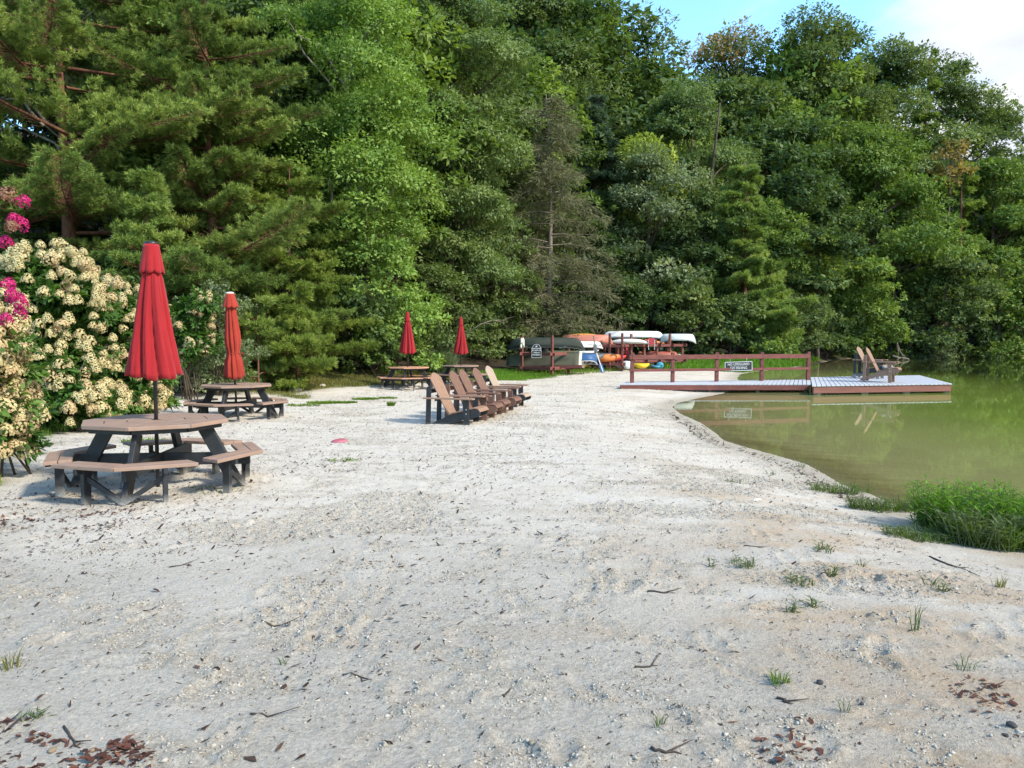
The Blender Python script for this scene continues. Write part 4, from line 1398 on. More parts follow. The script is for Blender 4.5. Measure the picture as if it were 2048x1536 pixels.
ROW = [((-1.02, 14.35), -15, 'nearest adirondack chair of the row, tan slats on a black frame', 'slat_tan', 'black_plastic', 'slat_tan'),
       ((-0.74, 15.1), -13, 'all brown adirondack chair next to the nearest tan and black one', 'slat_brown', 'slat_brown', None),
       ((-0.60, 15.85), -13, 'all brown adirondack chair in the middle of the row of five', 'slat_brown', 'slat_brown', None),
       ((-0.36, 16.7), -15, 'all brown adirondack chair beside the cream one at the far end', 'slat_brown', 'slat_brown', None),
       ((-0.12, 17.9), -16, 'farthest adirondack chair of the row, cream slats on a black frame', 'slat_cream', 'black_plastic', 'slat_taupe')]
for (x, y), hd, lab, a, b2, c in ROW:
    adirondack(lab, (x - 0.32, y + 0.12, gz(x, y) - 0.075), R(hd), a, b2, c, group='row of adirondack chairs on the sand')

# ================================================================ DOCK
DZ = 0.06
M['deck_white'] = None
m, nt, out = new_mat('deck_white')
b = N(nt, 'BsdfPrincipled', i_Roughness=0.6)
co = objco(nt)
c = ramp(nt, noise(nt, 4, 5, 0.6, co), [(0.3, (0.38, 0.395, 0.42)), (0.7, (0.49, 0.505, 0.53))])
nt.links.new(c, b.inputs['Base Color'])
nt.links.new(b.outputs[0], out.inputs[0])
M['deck_white'] = m


def deck(t, corners, z, nb, fascia, along=True, th=0.032, fh=0.27, inset=0.02):
    """planked deck on the quad corners (FL, FR, BR, BL); boards run from front to back; fascia boards round the rim"""
    FL, FR, BR, BL = [Vector((p[0], p[1], 0)) for p in corners]
    pl = MB()
    for i in range(nb):
        a, b_ = i / nb + 0.0012, (i + 1) / nb - 0.0022 * (40 / nb)
        P = [FL.lerp(FR, a), FL.lerp(FR, b_), BL.lerp(BR, b_), BL.lerp(BR, a)]
        pl.prism([(p.x, p.y) for p in P], z - th, z)
    pl.build('deck_boards', M['deck_white'], t, bevel=0.003)
    c = (FL + FR + BR + BL) / 4
    for nm, a, b_ in (('fascia', FL, FR), ('fascia', FR, BR), ('fascia', BR, BL), ('fascia', BL, FL)):
        f_ = MB()
        a2, b2_ = c + (a - c) * (1 - inset), c + (b_ - c) * (1 - inset)
        f_.board(a2 + Vector((0, 0, z - th - fh / 2 - 0.003)), b2_ + Vector((0, 0, z - th - fh / 2 - 0.003)), 0.04, fh)
        f_.build(nm, M[fascia], t)


wk = empty('walkway', 'long narrow walkway of white boards with red brown sides, from the sand to the platform', 'walkway', (0, 0, 0))
wl_, wr_ = at_z(1237, 768.5, 0.045), at_z(1622, 768, 0.055)
bl_, br_ = at_z(1255, 763.5, 0.045), at_z(1621, 758.5, 0.055)
deck(wk, [wl_, wr_, br_, bl_], 0.05, 44, 'stain_red', fh=0.15)
for i in range(4):
    for s in (0.12, 0.88):
        if i == 0:
            continue
        p = wl_.lerp(wr_, 0.22 + 0.25 * i).lerp(bl_.lerp(br_, 0.22 + 0.25 * i), s)
        pb = MB()
        pb.box((p.x, p.y, -0.62), (0.11, 0.11, 1.0))
        pb.build('pile', M['post_grey'], wk)

pf = empty('swim_platform', 'square floating platform of white boards with deep red brown sides, in the lake', 'platform', (0, 0, 0))
PF = [at_z(1624, 772, DZ), at_z(1905, 768, DZ), at_z(1839, 751, DZ), at_z(1621, 755, DZ)]
deck(pf, PF, DZ + 0.012, 30, 'stain_fascia', fh=0.20)
for (s, q_) in ((0.03, 0.03), (0.36, 0.03), (0.66, 0.03), (0.96, 0.03), (0.05, 0.9), (0.93, 0.9), (0.5, 0.5), (0.95, 0.4)):
    p = PF[0].lerp(PF[1], s).lerp(PF[3].lerp(PF[2], s), q_)
    pb = MB()
    pb.box((p.x, p.y, -0.9), (0.13, 0.13, 1.5))
    pb.box((p.x, p.y, -0.185), (0.22, 0.15, 0.035))
    pb.build('pile', M['post_grey'], pf)

rl = empty('railing', 'red brown wooden railing with two rails along the walkway, carrying the black sign', 'railing', (0, 0, 0))
pu = [(1264, 765.5), (1345, 764.3), (1433, 763), (1523, 761.5), (1616, 759.8)]
pp = [at_z(u, v, 0.052) for u, v in pu]
topz = 0.97
for p in pp:
    b_ = MB()
    b_.box((p.x, p.y, topz / 2 + 0.02), (0.115, 0.115, topz))
    b_.prism([(p.x - 0.05, p.y - 0.05), (p.x + 0.05, p.y - 0.05), (p.x + 0.05, p.y + 0.05), (p.x - 0.05, p.y + 0.05)], topz + 0.02, topz + 0.045)
    b_.build('post', M['stain_red'], rl, bevel=0.006)
for z0_, h_ in ((0.87, 0.145), (0.45, 0.085)):
    b_ = MB()
    for a, c in zip(pp[:-1], pp[1:]):
        d = (c - a).normalized()
        b_.board(Vector((a.x, a.y - 0.075, z0_)) + d * 0.002, Vector((c.x, c.y - 0.075, z0_)) - d * 0.002, 0.038, h_)
    e = pp[0]
    b_.board((e.x - 0.10, e.y - 0.075, z0_), (e.x - 0.001, e.y - 0.075, z0_), 0.038, h_ * 0.96)
    b_.build('rail', M['stain_red'], rl, bevel=0.004)


def text_mesh(s, size, weight=0.0, extrude=0.002, align='CENTER', sx=1.0):
    cu = bpy.data.curves.new('lettering', 'FONT')
    cu.body = s
    cu.size = size
    cu.offset = weight
    cu.extrude = extrude
    cu.align_x = align
    cu.align_y = 'CENTER'
    cu.resolution_u = 3
    o = bpy.data.objects.new('lettering', cu)
    COL.objects.link(o)
    bpy.context.view_layer.update()
    dg = bpy.context.evaluated_depsgraph_get()
    me_ = bpy.data.meshes.new_from_object(o.evaluated_get(dg))
    bpy.data.objects.remove(o)
    if sx != 1.0:
        for v in me_.vertices:
            v.co.x *= sx
    return me_


M['sign_black'] = simple('sign_black', (0.022, 0.019, 0.018), 0.5, 0.3, 10)
M['sign_white'] = simple('sign_white', (0.60, 0.60, 0.57), 0.5, 0.05, 10)
sa, sb = at_y(1449, 734, pp[2].y - 0.10), at_y(1505, 732, pp[3].y - 0.22)
SY = (sa.y + sb.y) / 2
sa, sb = at_y(1449.5, 733.5, SY), at_y(1504.5, 731.5, SY)
sw, szc = sb.x - sa.x, (sa.z + sb.z) / 2
sg = empty('hanging_sign', 'black hanging sign with white border reading NO LIFEGUARD NO FISHING', 'sign', ((sa.x + sb.x) / 2, SY, szc))
sg.rotation_euler = (0, -math.atan2(sb.z - sa.z, sw), 0)
sh = 0.305
MB().box((0, 0, 0), (sw, 0.02, sh)).build('sign_board', M['sign_black'], sg)
b_ = MB()
for z in (-1, 1):
    b_.box((0, -0.012, z * (sh / 2 - 0.009)), (sw, 0.006, 0.018))
for x in (-1, 1):
    b_.box((x * (sw / 2 - 0.009), -0.0118, 0), (0.018, 0.0055, sh - 0.036))
b_.build('border', M['sign_white'], sg)
for s, z, sx in (('NO LIFEGUARD', 0.066, 0.95), ('NO FISHING', -0.064, 0.95)):
    o = add_obj('lettering', text_mesh(s, 0.108, 0.0008, sx=sx), M['sign_white'], sg)
    o.location = (0, -0.0125, z)
    o.rotation_euler = (pi / 2, 0, 0)
MB().box((0, -0.0112, 0.002), (sw * 0.62, 0.004, 0.006)).build('rule', M['sign_white'], sg)
for s in (-1, 1):
    b_ = MB()
    x = s * 0.30 * sw
    b_.tube([(x, 0, sh / 2), (x, 0, sh / 2 + 0.06)], 0.005, 6)
    b_.tube([(x, -0.006, sh / 2 + 0.05), (x - 0.006, -0.008, sh / 2 + 0.11)], 0.009, 6)
    b_.build('hanger', M['bolt'], sg)

c1 = at_z(1762, 764.5, DZ)
adirondack('brown adirondack chair on the floating platform, nearer the shore', (c1.x - 0.28, c1.y + 0.12, DZ + 0.10), R(-35), 'slat_taupe', 'slat_taupe', group='adirondack chairs on the platform')
c2 = at_z(1744, 757, DZ)
adirondack('tan adirondack chair with a black frame behind the brown one on the platform', (c2.x - 0.33, c2.y + 0.1, DZ + 0.10), R(-40), 'slat_tan', 'black_plastic', 'slat_tan', group='adirondack chairs on the platform')
# towel left on the nearer seat
m, nt, out = new_mat('towel')
b = N(nt, 'BsdfPrincipled', i_Roughness=0.95)
wv = N(nt, 'TexWave', i_Scale=9.0, i_Distortion=1.5)
nt.links.new(objco(nt), wv.inputs['Vector'])
nt.links.new(ramp(nt, wv.outputs['Fac'], [(0.35, (0.10, 0.105, 0.115)), (0.6, (0.42, 0.41, 0.38))]), b.inputs['Base Color'])
nt.links.new(b.outputs[0], out.inputs[0])
M['towel'] = m
tw = MB()
r = np.random.default_rng(3)
Vt, Qt = [], []
for i in range(15):
    for j in range(17):
        a, b2 = i / 14, j / 16 * 2 * pi
        rr = sin(pi * min(1, a * 0.98 + 0.01)) ** 0.6
        Vt.append((0.19 * (2 * a - 1), 0.13 * rr * cos(b2) * (1 + 0.2 * sin(5 * a + 2 * b2)), max(-0.055, 0.075 * rr * sin(b2) + 0.03 * sin(9 * a + b2)) + 0.05))
for i in range(14):
    for j in range(16):
        Qt.append((i * 17 + j, i * 17 + j + 1, (i + 1) * 17 + j + 1, (i + 1) * 17 + j))
o = add_obj('towel', np_mesh('towel', Vt, quads=Qt, smooth_=True), M['towel'])
o.location = (c1.x - 0.28 + 0.45, c1.y + 0.12 - 0.22, DZ + 0.10 + 0.335)
setp(o, 'crumpled grey striped towel lying on the platform chair seat', 'towel')
# ================================================================ CANOE RACKS AND BOATS


def paint(name, col, dirt=None, rough=0.5):
    M[name] = simple(name, col, rough, 0.14, 2.2, (0.6, 2, 2), bump=0.08, dirt=dirt, spec=0.35)


paint('boat_green', (0.024, 0.032, 0.022), (0.045, 0.05, 0.03), 0.7)
paint('boat_jon', (0.105, 0.098, 0.056), (0.06, 0.064, 0.04), 0.7)
paint('boat_cream', (0.72, 0.69, 0.55), (0.62, 0.58, 0.45))
paint('boat_white', (0.66, 0.66, 0.63), (0.55, 0.54, 0.48), 0.4)
paint('boat_pale', (0.50, 0.54, 0.50), (0.40, 0.42, 0.38))
paint('boat_salmon', (0.45, 0.16, 0.10), (0.33, 0.12, 0.08))
paint('boat_rust', (0.33, 0.085, 0.05), (0.25, 0.07, 0.045))
paint('boat_orange', (0.72, 0.22, 0.055), (0.60, 0.15, 0.05))
paint('boat_amber', (0.66, 0.34, 0.06), (0.58, 0.26, 0.05))
paint('boat_red', (0.62, 0.03, 0.03), None)
paint('boat_blue', (0.03, 0.10, 0.24), (0.02, 0.06, 0.15))
paint('boat_yellow', (0.70, 0.47, 0.02), (0.60, 0.38, 0.02))
paint('boat_grey', (0.10, 0.11, 0.11), (0.16, 0.16, 0.15))
paint('boat_teal', (0.05, 0.25, 0.33), (0.10, 0.33, 0.40))
paint('vest_lime', (0.45, 0.50, 0.10))
paint('vest_orange', (0.62, 0.22, 0.08))
paint('vest_purple', (0.16, 0.10, 0.32))
paint('vest_red', (0.40, 0.04, 0.05))
paint('dark_letter', (0.10, 0.11, 0.11))


def hull(L, W, D, rise=0.12, p=2.3, flat=0.55, n=28, k=13, rocker=0.03):
    """open canoe shell: x along, keel at z = 0"""
    V, Q = [], []
    for i in range(n + 1):
        t = i / n
        a = abs(2 * t - 1)
        hw = W / 2 * max(0.012, 1 - a ** p)
        gz_ = D + rise * a ** 4
        kz = rocker * a ** 3 + (gz_ * 0.85) * max(0, (a - 0.74) / 0.26) ** 2.2
        for j in range(k + 1):
            s = -1 + 2 * j / k
            y = hw * (1 if s > 0 else -1) * abs(s) ** 0.62 if s else 0
            z = kz + (gz_ - kz) * abs(s) ** (1 / max(0.2, 1 - flat) * 1.0)
            V.append((L * (t - 0.5), y, z))
    for i in range(n):
        for j in range(k):
            Q.append((i * (k + 1) + j, (i + 1) * (k + 1) + j, (i + 1) * (k + 1) + j + 1, i * (k + 1) + j + 1))
    gun = [[], []]
    for i in range(n + 1):
        gun[0].append(V[i * (k + 1)])
        gun[1].append(V[i * (k + 1) + k])
    return V, Q, gun


def canoe(label, loc, rz, L, W, D, mat, gun_mat='boat_grey', flip=True, tilt=0.0, group='boats on the racks', letters=None, **kw):
    t = empty('canoe', label, 'canoe', loc, rz, group)
    t.rotation_euler = ((pi if flip else 0) + tilt, 0, rz)
    V, Q, gun = hull(L, W, D, **kw)
    o = add_obj('hull', np_mesh('hull', V, quads=Q, smooth_=True), M[mat], t)
    s = o.modifiers.new('shell', 'SOLIDIFY')
    s.thickness = 0.012
    for g in gun:
        MB().tube(g, 0.016, 5).build('gunwale', M[gun_mat], t)
    for x in (-0.25, 0.0, 0.25):
        MB().box((x * L, 0, D - 0.02), (0.10, W * 0.86, 0.02)).build('thwart', M['post_grey'], t)
    if letters:
        o = add_obj('lettering', text_mesh(letters, 0.17, 0.004, sx=1.1), M['dark_letter'], t)
        o.rotation_euler = (-pi / 2 + 0.35, 0, 0) if flip else (pi / 2, 0, 0)
        o.location = (L * 0.30, W * 0.40, D * 0.62)
    return t


def kayak(label, loc, rz, L, W, D, mat, flip=False, tilt=0.0, cock=True, group='boats on the racks', cat='kayak', name='kayak'):
    t = empty(name, label, cat, loc, rz, group)
    t.rotation_euler = ((pi if flip else 0) + tilt, 0, rz)
    n, k = 26, 18
    V, Q = [], []
    for i in range(n + 1):
        tt = i / n
        a = abs(2 * tt - 1)
        hw = W / 2 * max(0.02, 1 - a ** 2.2)
        hh = D * max(0.06, 1 - 0.75 * a ** 2.5)
        for j in range(k):
            an = 2 * pi * j / k
            c_, s_ = cos(an), sin(an)
            V.append((L * (tt - 0.5), hw * math.copysign(abs(c_) ** 0.8, c_), D * 0.55 + 0.10 * a ** 3 + hh * 0.5 * math.copysign(abs(s_) ** (0.75 if s_ < 0 else 1.1), s_)))
    for i in range(n):
        for j in range(k):
            Q.append((i * k + j, (i + 1) * k + j, (i + 1) * k + (j + 1) % k, i * k + (j + 1) % k))
    Q2 = [[j for j in range(k)][::-1], [n * k + j for j in range(k)]]
    me_ = bpy.data.meshes.new('hull')
    me_.from_pydata(V, [], [tuple(q_) for q_ in Q] + [tuple(q_) for q_ in Q2])
    for p_ in me_.polygons:
        p_.use_smooth = True
    add_obj('hull', me_, M[mat], t)
    if cock:
        MB().tube([(0.42 * cos(a) - 0.1, W * 0.30 * sin(a), D * 1.04) for a in [2 * pi * i / 20 for i in range(21)]], 0.02, 5, caps=False).build('cockpit_rim', M['boat_grey'], t)
        MB().prism([(0.39 * cos(a) - 0.1, W * 0.27 * sin(a)) for a in [2 * pi * i / 16 for i in range(16)]], D * 0.95, D * 1.035).build('cockpit', M['sign_black'], t)
    return t


def jon_boat(label, loc, rz, L, W, D, mat, end, tilt=0.0):
    """flat bottomed skiff, lying upside down, with a square pale transom"""
    t = empty('jon_boat', label, 'boat', loc, rz, 'boats on the racks')
    t.rotation_euler = (pi + tilt, 0, rz)
    n = 16
    V, Q = [], []
    for i in range(n + 1):
        tt = i / n
        wb = W * 0.5 * (0.42 + 0.40 * min(1, tt * 1.8))
        wt = W * 0.5 * (0.55 + 0.45 * min(1, tt * 1.6) ** 0.8)
        kz = 0.42 * D * max(0, 1 - tt * 3.2) ** 1.4
        x = L * (tt - 0.5)
        for (y, z) in ((-wt, D), (-wt * 0.97, D - 0.05), (-(wb * .4 + wt * .6), kz + 0.55 * (D - kz)), (-wb, kz), (-wb * 0.3, kz - 0.004), (wb * 0.3, kz - 0.004), (wb, kz), (wb * .4 + wt * .6, kz + 0.55 * (D - kz)), (wt * 0.97, D - 0.05), (wt, D)):
            V.append((x, y, z))
    for i in range(n):
        for j in range(9):
            Q.append((i * 10 + j, (i + 1) * 10 + j, (i + 1) * 10 + j + 1, i * 10 + j + 1))
    o = add_obj('hull', np_mesh('hull', V, quads=Q), M[mat], t)
    s = o.modifiers.new('shell', 'SOLIDIFY')
    s.thickness = 0.012
    for (x, m_, nm) in ((L / 2 + 0.006, end, 'transom'), (-L / 2, mat, 'bow_plate')):
        i0 = (n if x > 0 else 0) * 10
        P = [V[i0 + j] for j in range(10)]
        b_ = MB()
        b_.prism([(p[1], p[2]) for p in P], 0, 0.03, frame=lambda a, c, h: (x + (h if x > 0 else -h), a, c))
        b_.build(nm, M[m_], t)
    for sgn in (-1, 1):
        g = [V[i * 10 + (0 if sgn < 0 else 9)] for i in range(n + 1)]
        MB().tube(g, 0.022, 5).build('gunwale', M[mat], t)
        MB().tube([(V[i * 10][0], sgn * abs(V[i * 10 + 3][1]) * 1.06, V[i * 10 + 3][2] + 0.07) for i in range(n + 1)], 0.012, 4).build('rib', M[mat], t)
    return t


def rack(label, A, B, depth, z_low, z_up, post_top, n_post, base=None, long_front=(), group='canoe racks'):
    """two tier rack from A to B (front line); depth goes away from the camera"""
    A, B = Vector((A[0], A[1], 0)), Vector((B[0], B[1], 0))
    t = empty('canoe_rack', label, 'rack', (A.x, A.y, gz(A.x, A.y)), 0, group)
    ax = (B - A).normalized()
    bk = Vector((-ax.y, ax.x, 0))
    z0 = gz(A.x, A.y)
    loc0 = Vector((A.x, A.y, z0))
    for i in range(n_post):
        p = A.lerp(B, i / (n_post - 1)) - Vector((A.x, A.y, 0))
        for dd in (0, 1):
            h_ = post_top if (dd == 0 and (not long_front or i in long_front)) else (z_up + 0.28 if dd else z_up + 0.1)
            b_ = MB()
            q_ = p + bk * depth * dd
            b_.box((q_.x, q_.y, h_ / 2 - 0.15), (0.10, 0.10, h_ + 0.30), Matrix((ax, bk, Vector((0, 0, 1)))).transposed())
            b_.build('post', M['stain_red'], t, bevel=0.005)
        for z in (z_low, z_up):
            b_ = MB()
            b_.board(p + bk * (-0.28) + ax * 0.072 + Vector((0, 0, z)), p + bk * (depth + 0.15) + ax * 0.072 + Vector((0, 0, z)), 0.04, 0.13)
            b_.build('cross_arm', M['stain_red'], t)
    for z in (z_low, z_up):
        for dd in (0, 1):
            b_ = MB()
            q_ = bk * (depth * dd + (-0.072 if dd == 0 else 0.072)) + Vector((0, 0, z - 0.02))
            b_.board(q_ - ax * 0.12, q_ + (B - A) + ax * 0.2, 0.04, 0.12)
            b_.build('beam', M['stain_red'], t)
    return t


# --- rack 1: green canoe over the skiff
DA = 33.0
ra, rb_ = at_y(1044, 748, DA), at_y(1104, 748, DA - 0.9)
zA = gz(ra.x, ra.y)


def zpx(u, v, d):
    return at_y(u, v, d).z


t = rack('left canoe rack with two tall posts, holding the dark green canoe', (ra.x, ra.y), (rb_.x, rb_.y), 1.3, 0.22, zpx(1104, 707, DA) - zA, zpx(1104, 671, DA) - zA, 2)
beam = MB()
beam.board((0, -0.001, 0.22), (rb_.x - ra.x + 1.25, rb_.y - ra.y + 0.0, 0.30), 0.05, 0.13)
o = beam.build('beam', M['stain_red'], t)
px_c = at_y(1092, 690, DA + 0.45)
canoe('dark green canoe lying upside down on top of the left rack', (px_c.x, px_c.y, zpx(1092, 675.5, DA + 0.45)), R(-5), 3.34, 0.80, 0.40, 'boat_green', rise=0.16, flat=0.62)
px_j = at_y(1090, 715, DA + 0.5)
jon_boat('grey green skiff upside down on the lower tier, with a pale square stern', (px_j.x, px_j.y + 0.2, zpx(1090, 704, DA + 0.3)), R(-16), 3.25, 1.25, 0.66, 'boat_jon', 'boat_cream', tilt=R(-6))
# board sign on the rack
ps = at_y(1073, 702, DA - 0.72)
sg = empty('notice_board', 'black arched notice board with white lettering between the left rack posts', 'sign', (ps.x, ps.y, ps.z), R(-8))
w_, h_ = 0.40, 0.58
arch = [(-w_ / 2, -h_ / 2), (w_ / 2, -h_ / 2), (w_ / 2, h_ / 2 - 0.17)] + [(w_ / 2 * cos(a) * 0.86, h_ / 2 - 0.165 + 0.165 * sin(a)) for a in [pi * i / 12 for i in range(1, 12)]] + [(-w_ / 2, h_ / 2 - 0.17)]
fr_xz = lambda a, c, h: (a, -h, c)
MB().prism(arch, 0, 0.025, frame=fr_xz).build('sign_board', M['sign_black'], sg)
b_ = MB()
for i in range(len(arch)):
    a, c = Vector((arch[i][0], -0.027, arch[i][1])), Vector((arch[(i + 1) % len(arch)][0], -0.027, arch[(i + 1) % len(arch)][1]))
    b_.tube([a * 0.97 + Vector((0, -0.001, 0)), c * 0.97 + Vector((0, -0.001, 0))], 0.008, 5)
b_.build('border', M['sign_white'], sg)
for s, z, sz in (('PRIVATE BOATS', 0.105, 0.050), ('DO NOT USE', 0.025, 0.066), ('Without', -0.07, 0.072), ('Permission', -0.16, 0.072)):
    o = add_obj('lettering', text_mesh(s, sz, 0.0028), M['sign_white'], sg)
    o.location = (0, -0.0285, z)
    o.rotation_euler = (pi / 2, 0, 0)
b_ = MB()
b_.prism([(-0.07, 0.17), (-0.02, 0.20), (-0.005, 0.245), (0.012, 0.20), (0.055, 0.225), (0.02, 0.165), (0.0, 0.15), (-0.02, 0.178)], 0.026, 0.030, frame=fr_xz)
b_.build('emblem', M['sign_white'], sg)
# cream work gloves pulled over the post top
gl_ = empty('work_gloves', 'cream cloth gloves pulled over the left rack post', 'gloves', (ra.x, ra.y, zpx(1044, 690, DA)))
b_ = MB()
b_.lathe([(0.085, -0.10), (0.095, -0.02), (0.10, 0.10), (0.085, 0.22), (0.06, 0.30), (0.012, 0.345)], 14, rfun=lambda r_, a, z: r_ * (1 + 0.18 * sin(3 * a + 7 * z) + 0.1 * sin(7 * a)))
b_.tube([(0.05, -0.08, 0.08), (0.07, -0.13, -0.02), (0.08, -0.12, -0.12)], [0.035, 0.04, 0.02], 8)
b_.tube([(-0.04, -0.08, 0.02), (-0.05, -0.12, -0.08), (-0.03, -0.12, -0.15)], [0.03, 0.035, 0.02], 8)
b_.build('glove', M['boat_cream'], gl_, smooth_=True)
MB().tube([(0.09 * cos(a), 0.105 * sin(a), 0.075 + 0.06 * cos(a)) for a in [2 * pi * i / 14 for i in range(15)]], 0.014, 5, caps=False).build('strap', M['sign_black'], gl_)
for s in (0,):
    bl = MB()
    p1, p2 = ra, rb_

# --- racks 2 and 3
DB = 37.0


def front(u, d):
    p = at_y(u, 735, d)
    return (p.x, p.y)


zB = gz(*front(1180, DB))
rack('middle canoe rack, below the salmon canoe and the orange kayak', front(1170, DB + 0.3), front(1244, DB - 0.4), 1.3, zpx(1210, 728, DB) - zB, zpx(1215, 692, DB) - zB, zpx(1226, 667, DB) - zB, 4, long_front=(2, 3))
DC = 38.2
zC = gz(*front(1300, DC))
rack('right canoe rack, below the long white canoe and the rust red canoe', front(1262, DC - 0.5), front(1364, DC + 0.6), 1.3, zpx(1300, 721, DC) - zC, zpx(1300, 690, DC) - zC, zpx(1300, 668, DC) - zC, 5, long_front=(0, 3))


def cpx(u0, u1, vt, vb, d, fn, label, mat, dd=0.6, rz=0.0, **k):
    """a boat that spans u0..u1 and vt..vb at distance d + dd"""
    d2 = d + dd
    a, b2 = at_y(u0, 690, d2), at_y(u1, 690, d2)
    zt_, zb_ = zpx((u0 + u1) / 2, vt, d2), zpx((u0 + u1) / 2, vb, d2)
    L = (b2.x - a.x) / cos(rz)
    D = zt_ - zb_
    fl = k.get('flip', fn is canoe)
    kw = dict(k)
    if fn is canoe:
        rise = kw.pop('rise', 0.25 * D)
        return canoe(label, ((a.x + b2.x) / 2, d2, zt_ if fl else zb_), rz, L, kw.pop('W', 0.85), D - rise * 0.35, mat, rise=rise, **kw)
    kw.pop('flip', None)
    return kayak(label, ((a.x + b2.x) / 2, d2, zt_ if fl else zb_), rz, L, kw.pop('W', 0.70), D, mat, flip=fl, **kw)


cpx(1118, 1206, 683, 696, DA + 1.5, canoe, 'white canoe with faded dark lettering, its nose poking out behind the green canoe', 'boat_white', 0.6, R(3), letters='OTSEGO')
cpx(1118, 1226, 669.5, 687.5, DB, canoe, 'salmon red canoe upside down on the middle rack top', 'boat_salmon', 0.4, R(-3))
cpx(1122, 1212, 666.5, 680, DB, kayak, 'amber orange kayak lying behind the salmon canoe', 'boat_amber', 1.5, R(3), flip=True, cock=False)
cpx(1203, 1330, 662.5, 676.5, DC, canoe, 'long white canoe upside down, highest of all the boats', 'boat_white', 1.0, R(2), rise=0.12)
cpx(1212, 1330, 678, 688, DC, kayak, 'orange kayak hidden below the long white canoe', 'boat_orange', 1.7, R(0), flip=True, cock=False)
cpx(1216, 1299, 677, 687.5, DB + 0.4, kayak, 'white kayak with a yellow keel beside the rack posts', 'boat_white', 0.3, R(-2), flip=True, cock=False)
cpx(1320, 1391, 668, 683.5, DC, canoe, 'pale grey green canoe sticking out past the right rack end', 'boat_pale', 0.8, R(-6), rise=0.18)
cpx(1288, 1358, 703, 719, DC, canoe, 'rust red canoe upside down on the lower tier of the right rack', 'boat_rust', 0.5, R(-2), rise=0.12)
cpx(1300, 1368, 708, 720, DC, canoe, 'white canoe end just showing behind the rust red one', 'boat_white', 1.3, R(2), rise=0.12)
cpx(1188, 1240, 708, 725, DB, kayak, 'orange kayak nose on the lower tier of the middle rack', 'boat_orange', -0.1, R(2), W=0.6)
cpx(1206, 1253, 710.5, 722, DB, kayak, 'bright red kayak nose beside the orange kayak', 'boat_red', 0.55, R(-2), W=0.6)
cpx(1160, 1209, 708, 721, DB, kayak, 'dark grey kayak between the blue rowboat and the orange kayak', 'boat_grey', -0.7, R(2), W=0.55)
cpx(1150, 1194, 706, 727, DA, canoe, 'blue rowboat hull turned on its side behind the pale stern', 'boat_blue', 0.5, R(6), gun_mat='boat_white', rise=0.1, tilt=R(-12))
cpx(1152, 1198, 702, 707.5, DA, kayak, 'white paddle board lying flat on the blue rowboat', 'boat_white', 0.45, R(3), cock=False, cat='paddle board', name='paddle_board', W=0.6)
cpx(1268, 1299, 727, 737.5, DB - 0.6, kayak, 'bright yellow kayak resting on the sand below the right rack', 'boat_yellow', 0, R(-12), cock=False)
cpx(1140, 1185, 726, 737, DB, kayak, 'amber kayak on the ground under the middle rack', 'boat_amber', 0.4, R(4), cock=False)
cpx(1228, 1258, 727, 736, DB, kayak, 'pale kayak on the ground below the red kayak nose', 'boat_pale', 0.3, R(4), cock=False)


def drum(name, label, cat, u, v, d, r_, L, mat, rz, up=False):
    p = at_y(u, v, d)
    t = empty(name, label, cat, tuple(p), rz)
    b_ = MB()
    prof_ = [(0.0, -L / 2), (r_ * 0.9, -L / 2), (r_, -L / 2 + 0.03), (r_, -L * 0.18), (r_ * 1.04, -L * 0.16), (r_ * 1.04, -L * 0.13), (r_, -L * 0.11), (r_, L * 0.11), (r_ * 1.04, L * 0.13), (r_ * 1.04, L * 0.16), (r_, L * 0.18), (r_, L / 2 - 0.03), (r_ * 0.9, L / 2), (0, L / 2)]
    b_.lathe(prof_, 20)
    o_ = b_.build('shell', M[mat], t, smooth_=True)
    b2 = MB()
    b2.lathe([(0.0, L / 2 + 0.02), (r_ * 0.2, L / 2 + 0.02), (r_ * 0.2, L / 2)], 10, c=(r_ * 0.5, 0, 0))
    o2 = b2.build('bung', M['sign_black'], t)
    if not up:
        o_.rotation_euler = o2.rotation_euler = (pi / 2, 0, 0)
    return t


drum('barrel', 'white plastic barrel lying under the middle of the racks', 'barrel', 1253, 730, DB - 0.3, 0.19, 0.5, 'boat_white', R(20))
drum('barrel', 'teal blue barrel lying below the rust red canoe', 'barrel', 1320, 731, DC - 0.3, 0.17, 0.45, 'boat_teal', R(-15))
cpx(1302, 1324, 731, 736, DC - 0.4, kayak, 'flat teal board on the ground beside the teal barrel', 'boat_teal', 0, R(5), cock=False, cat='board', name='float_board', W=0.5)


def soft(name, label, cat, u, v, d, size, mat, rz=0.0, seed=0):
    """a slumped life vest: two padded panels joined by a strap"""
    p = at_y(u, v, d)
    t = empty(name, label, cat, tuple(p), rz, 'life vests on the lower rack')
    r_ = np.random.default_rng(seed)
    for s in (-1, 1):
        b_ = MB()
        rows = 9
        pr = [(0.0, -0.5)] + [(0.5 * (1 - abs(2 * i / rows - 1) ** 3) ** 0.4, i / rows - 0.5) for i in range(1, rows)] + [(0.0, 0.5)]
        b_.lathe(pr, 14, rfun=lambda r0, a, z: r0 * (1 + 0.12 * sin(3 * a + 5 * z + seed)))
        o_ = b_.build('panel', M[mat], t, smooth_=True)
        o_.scale = (size[0] * 0.52, size[1] * 0.4, size[2])
        o_.location = (s * size[0] * 0.25, 0, size[2] * 0.45)
        o_.rotation_euler = (0.2, s * 0.3 + r_.normal(0, .1), 0)
    MB().box((0, -size[1] * 0.22, size[2] * 0.45), (size[0] * 0.9, 0.02, 0.04)).build('strap', M['sign_black'], t)
    return t


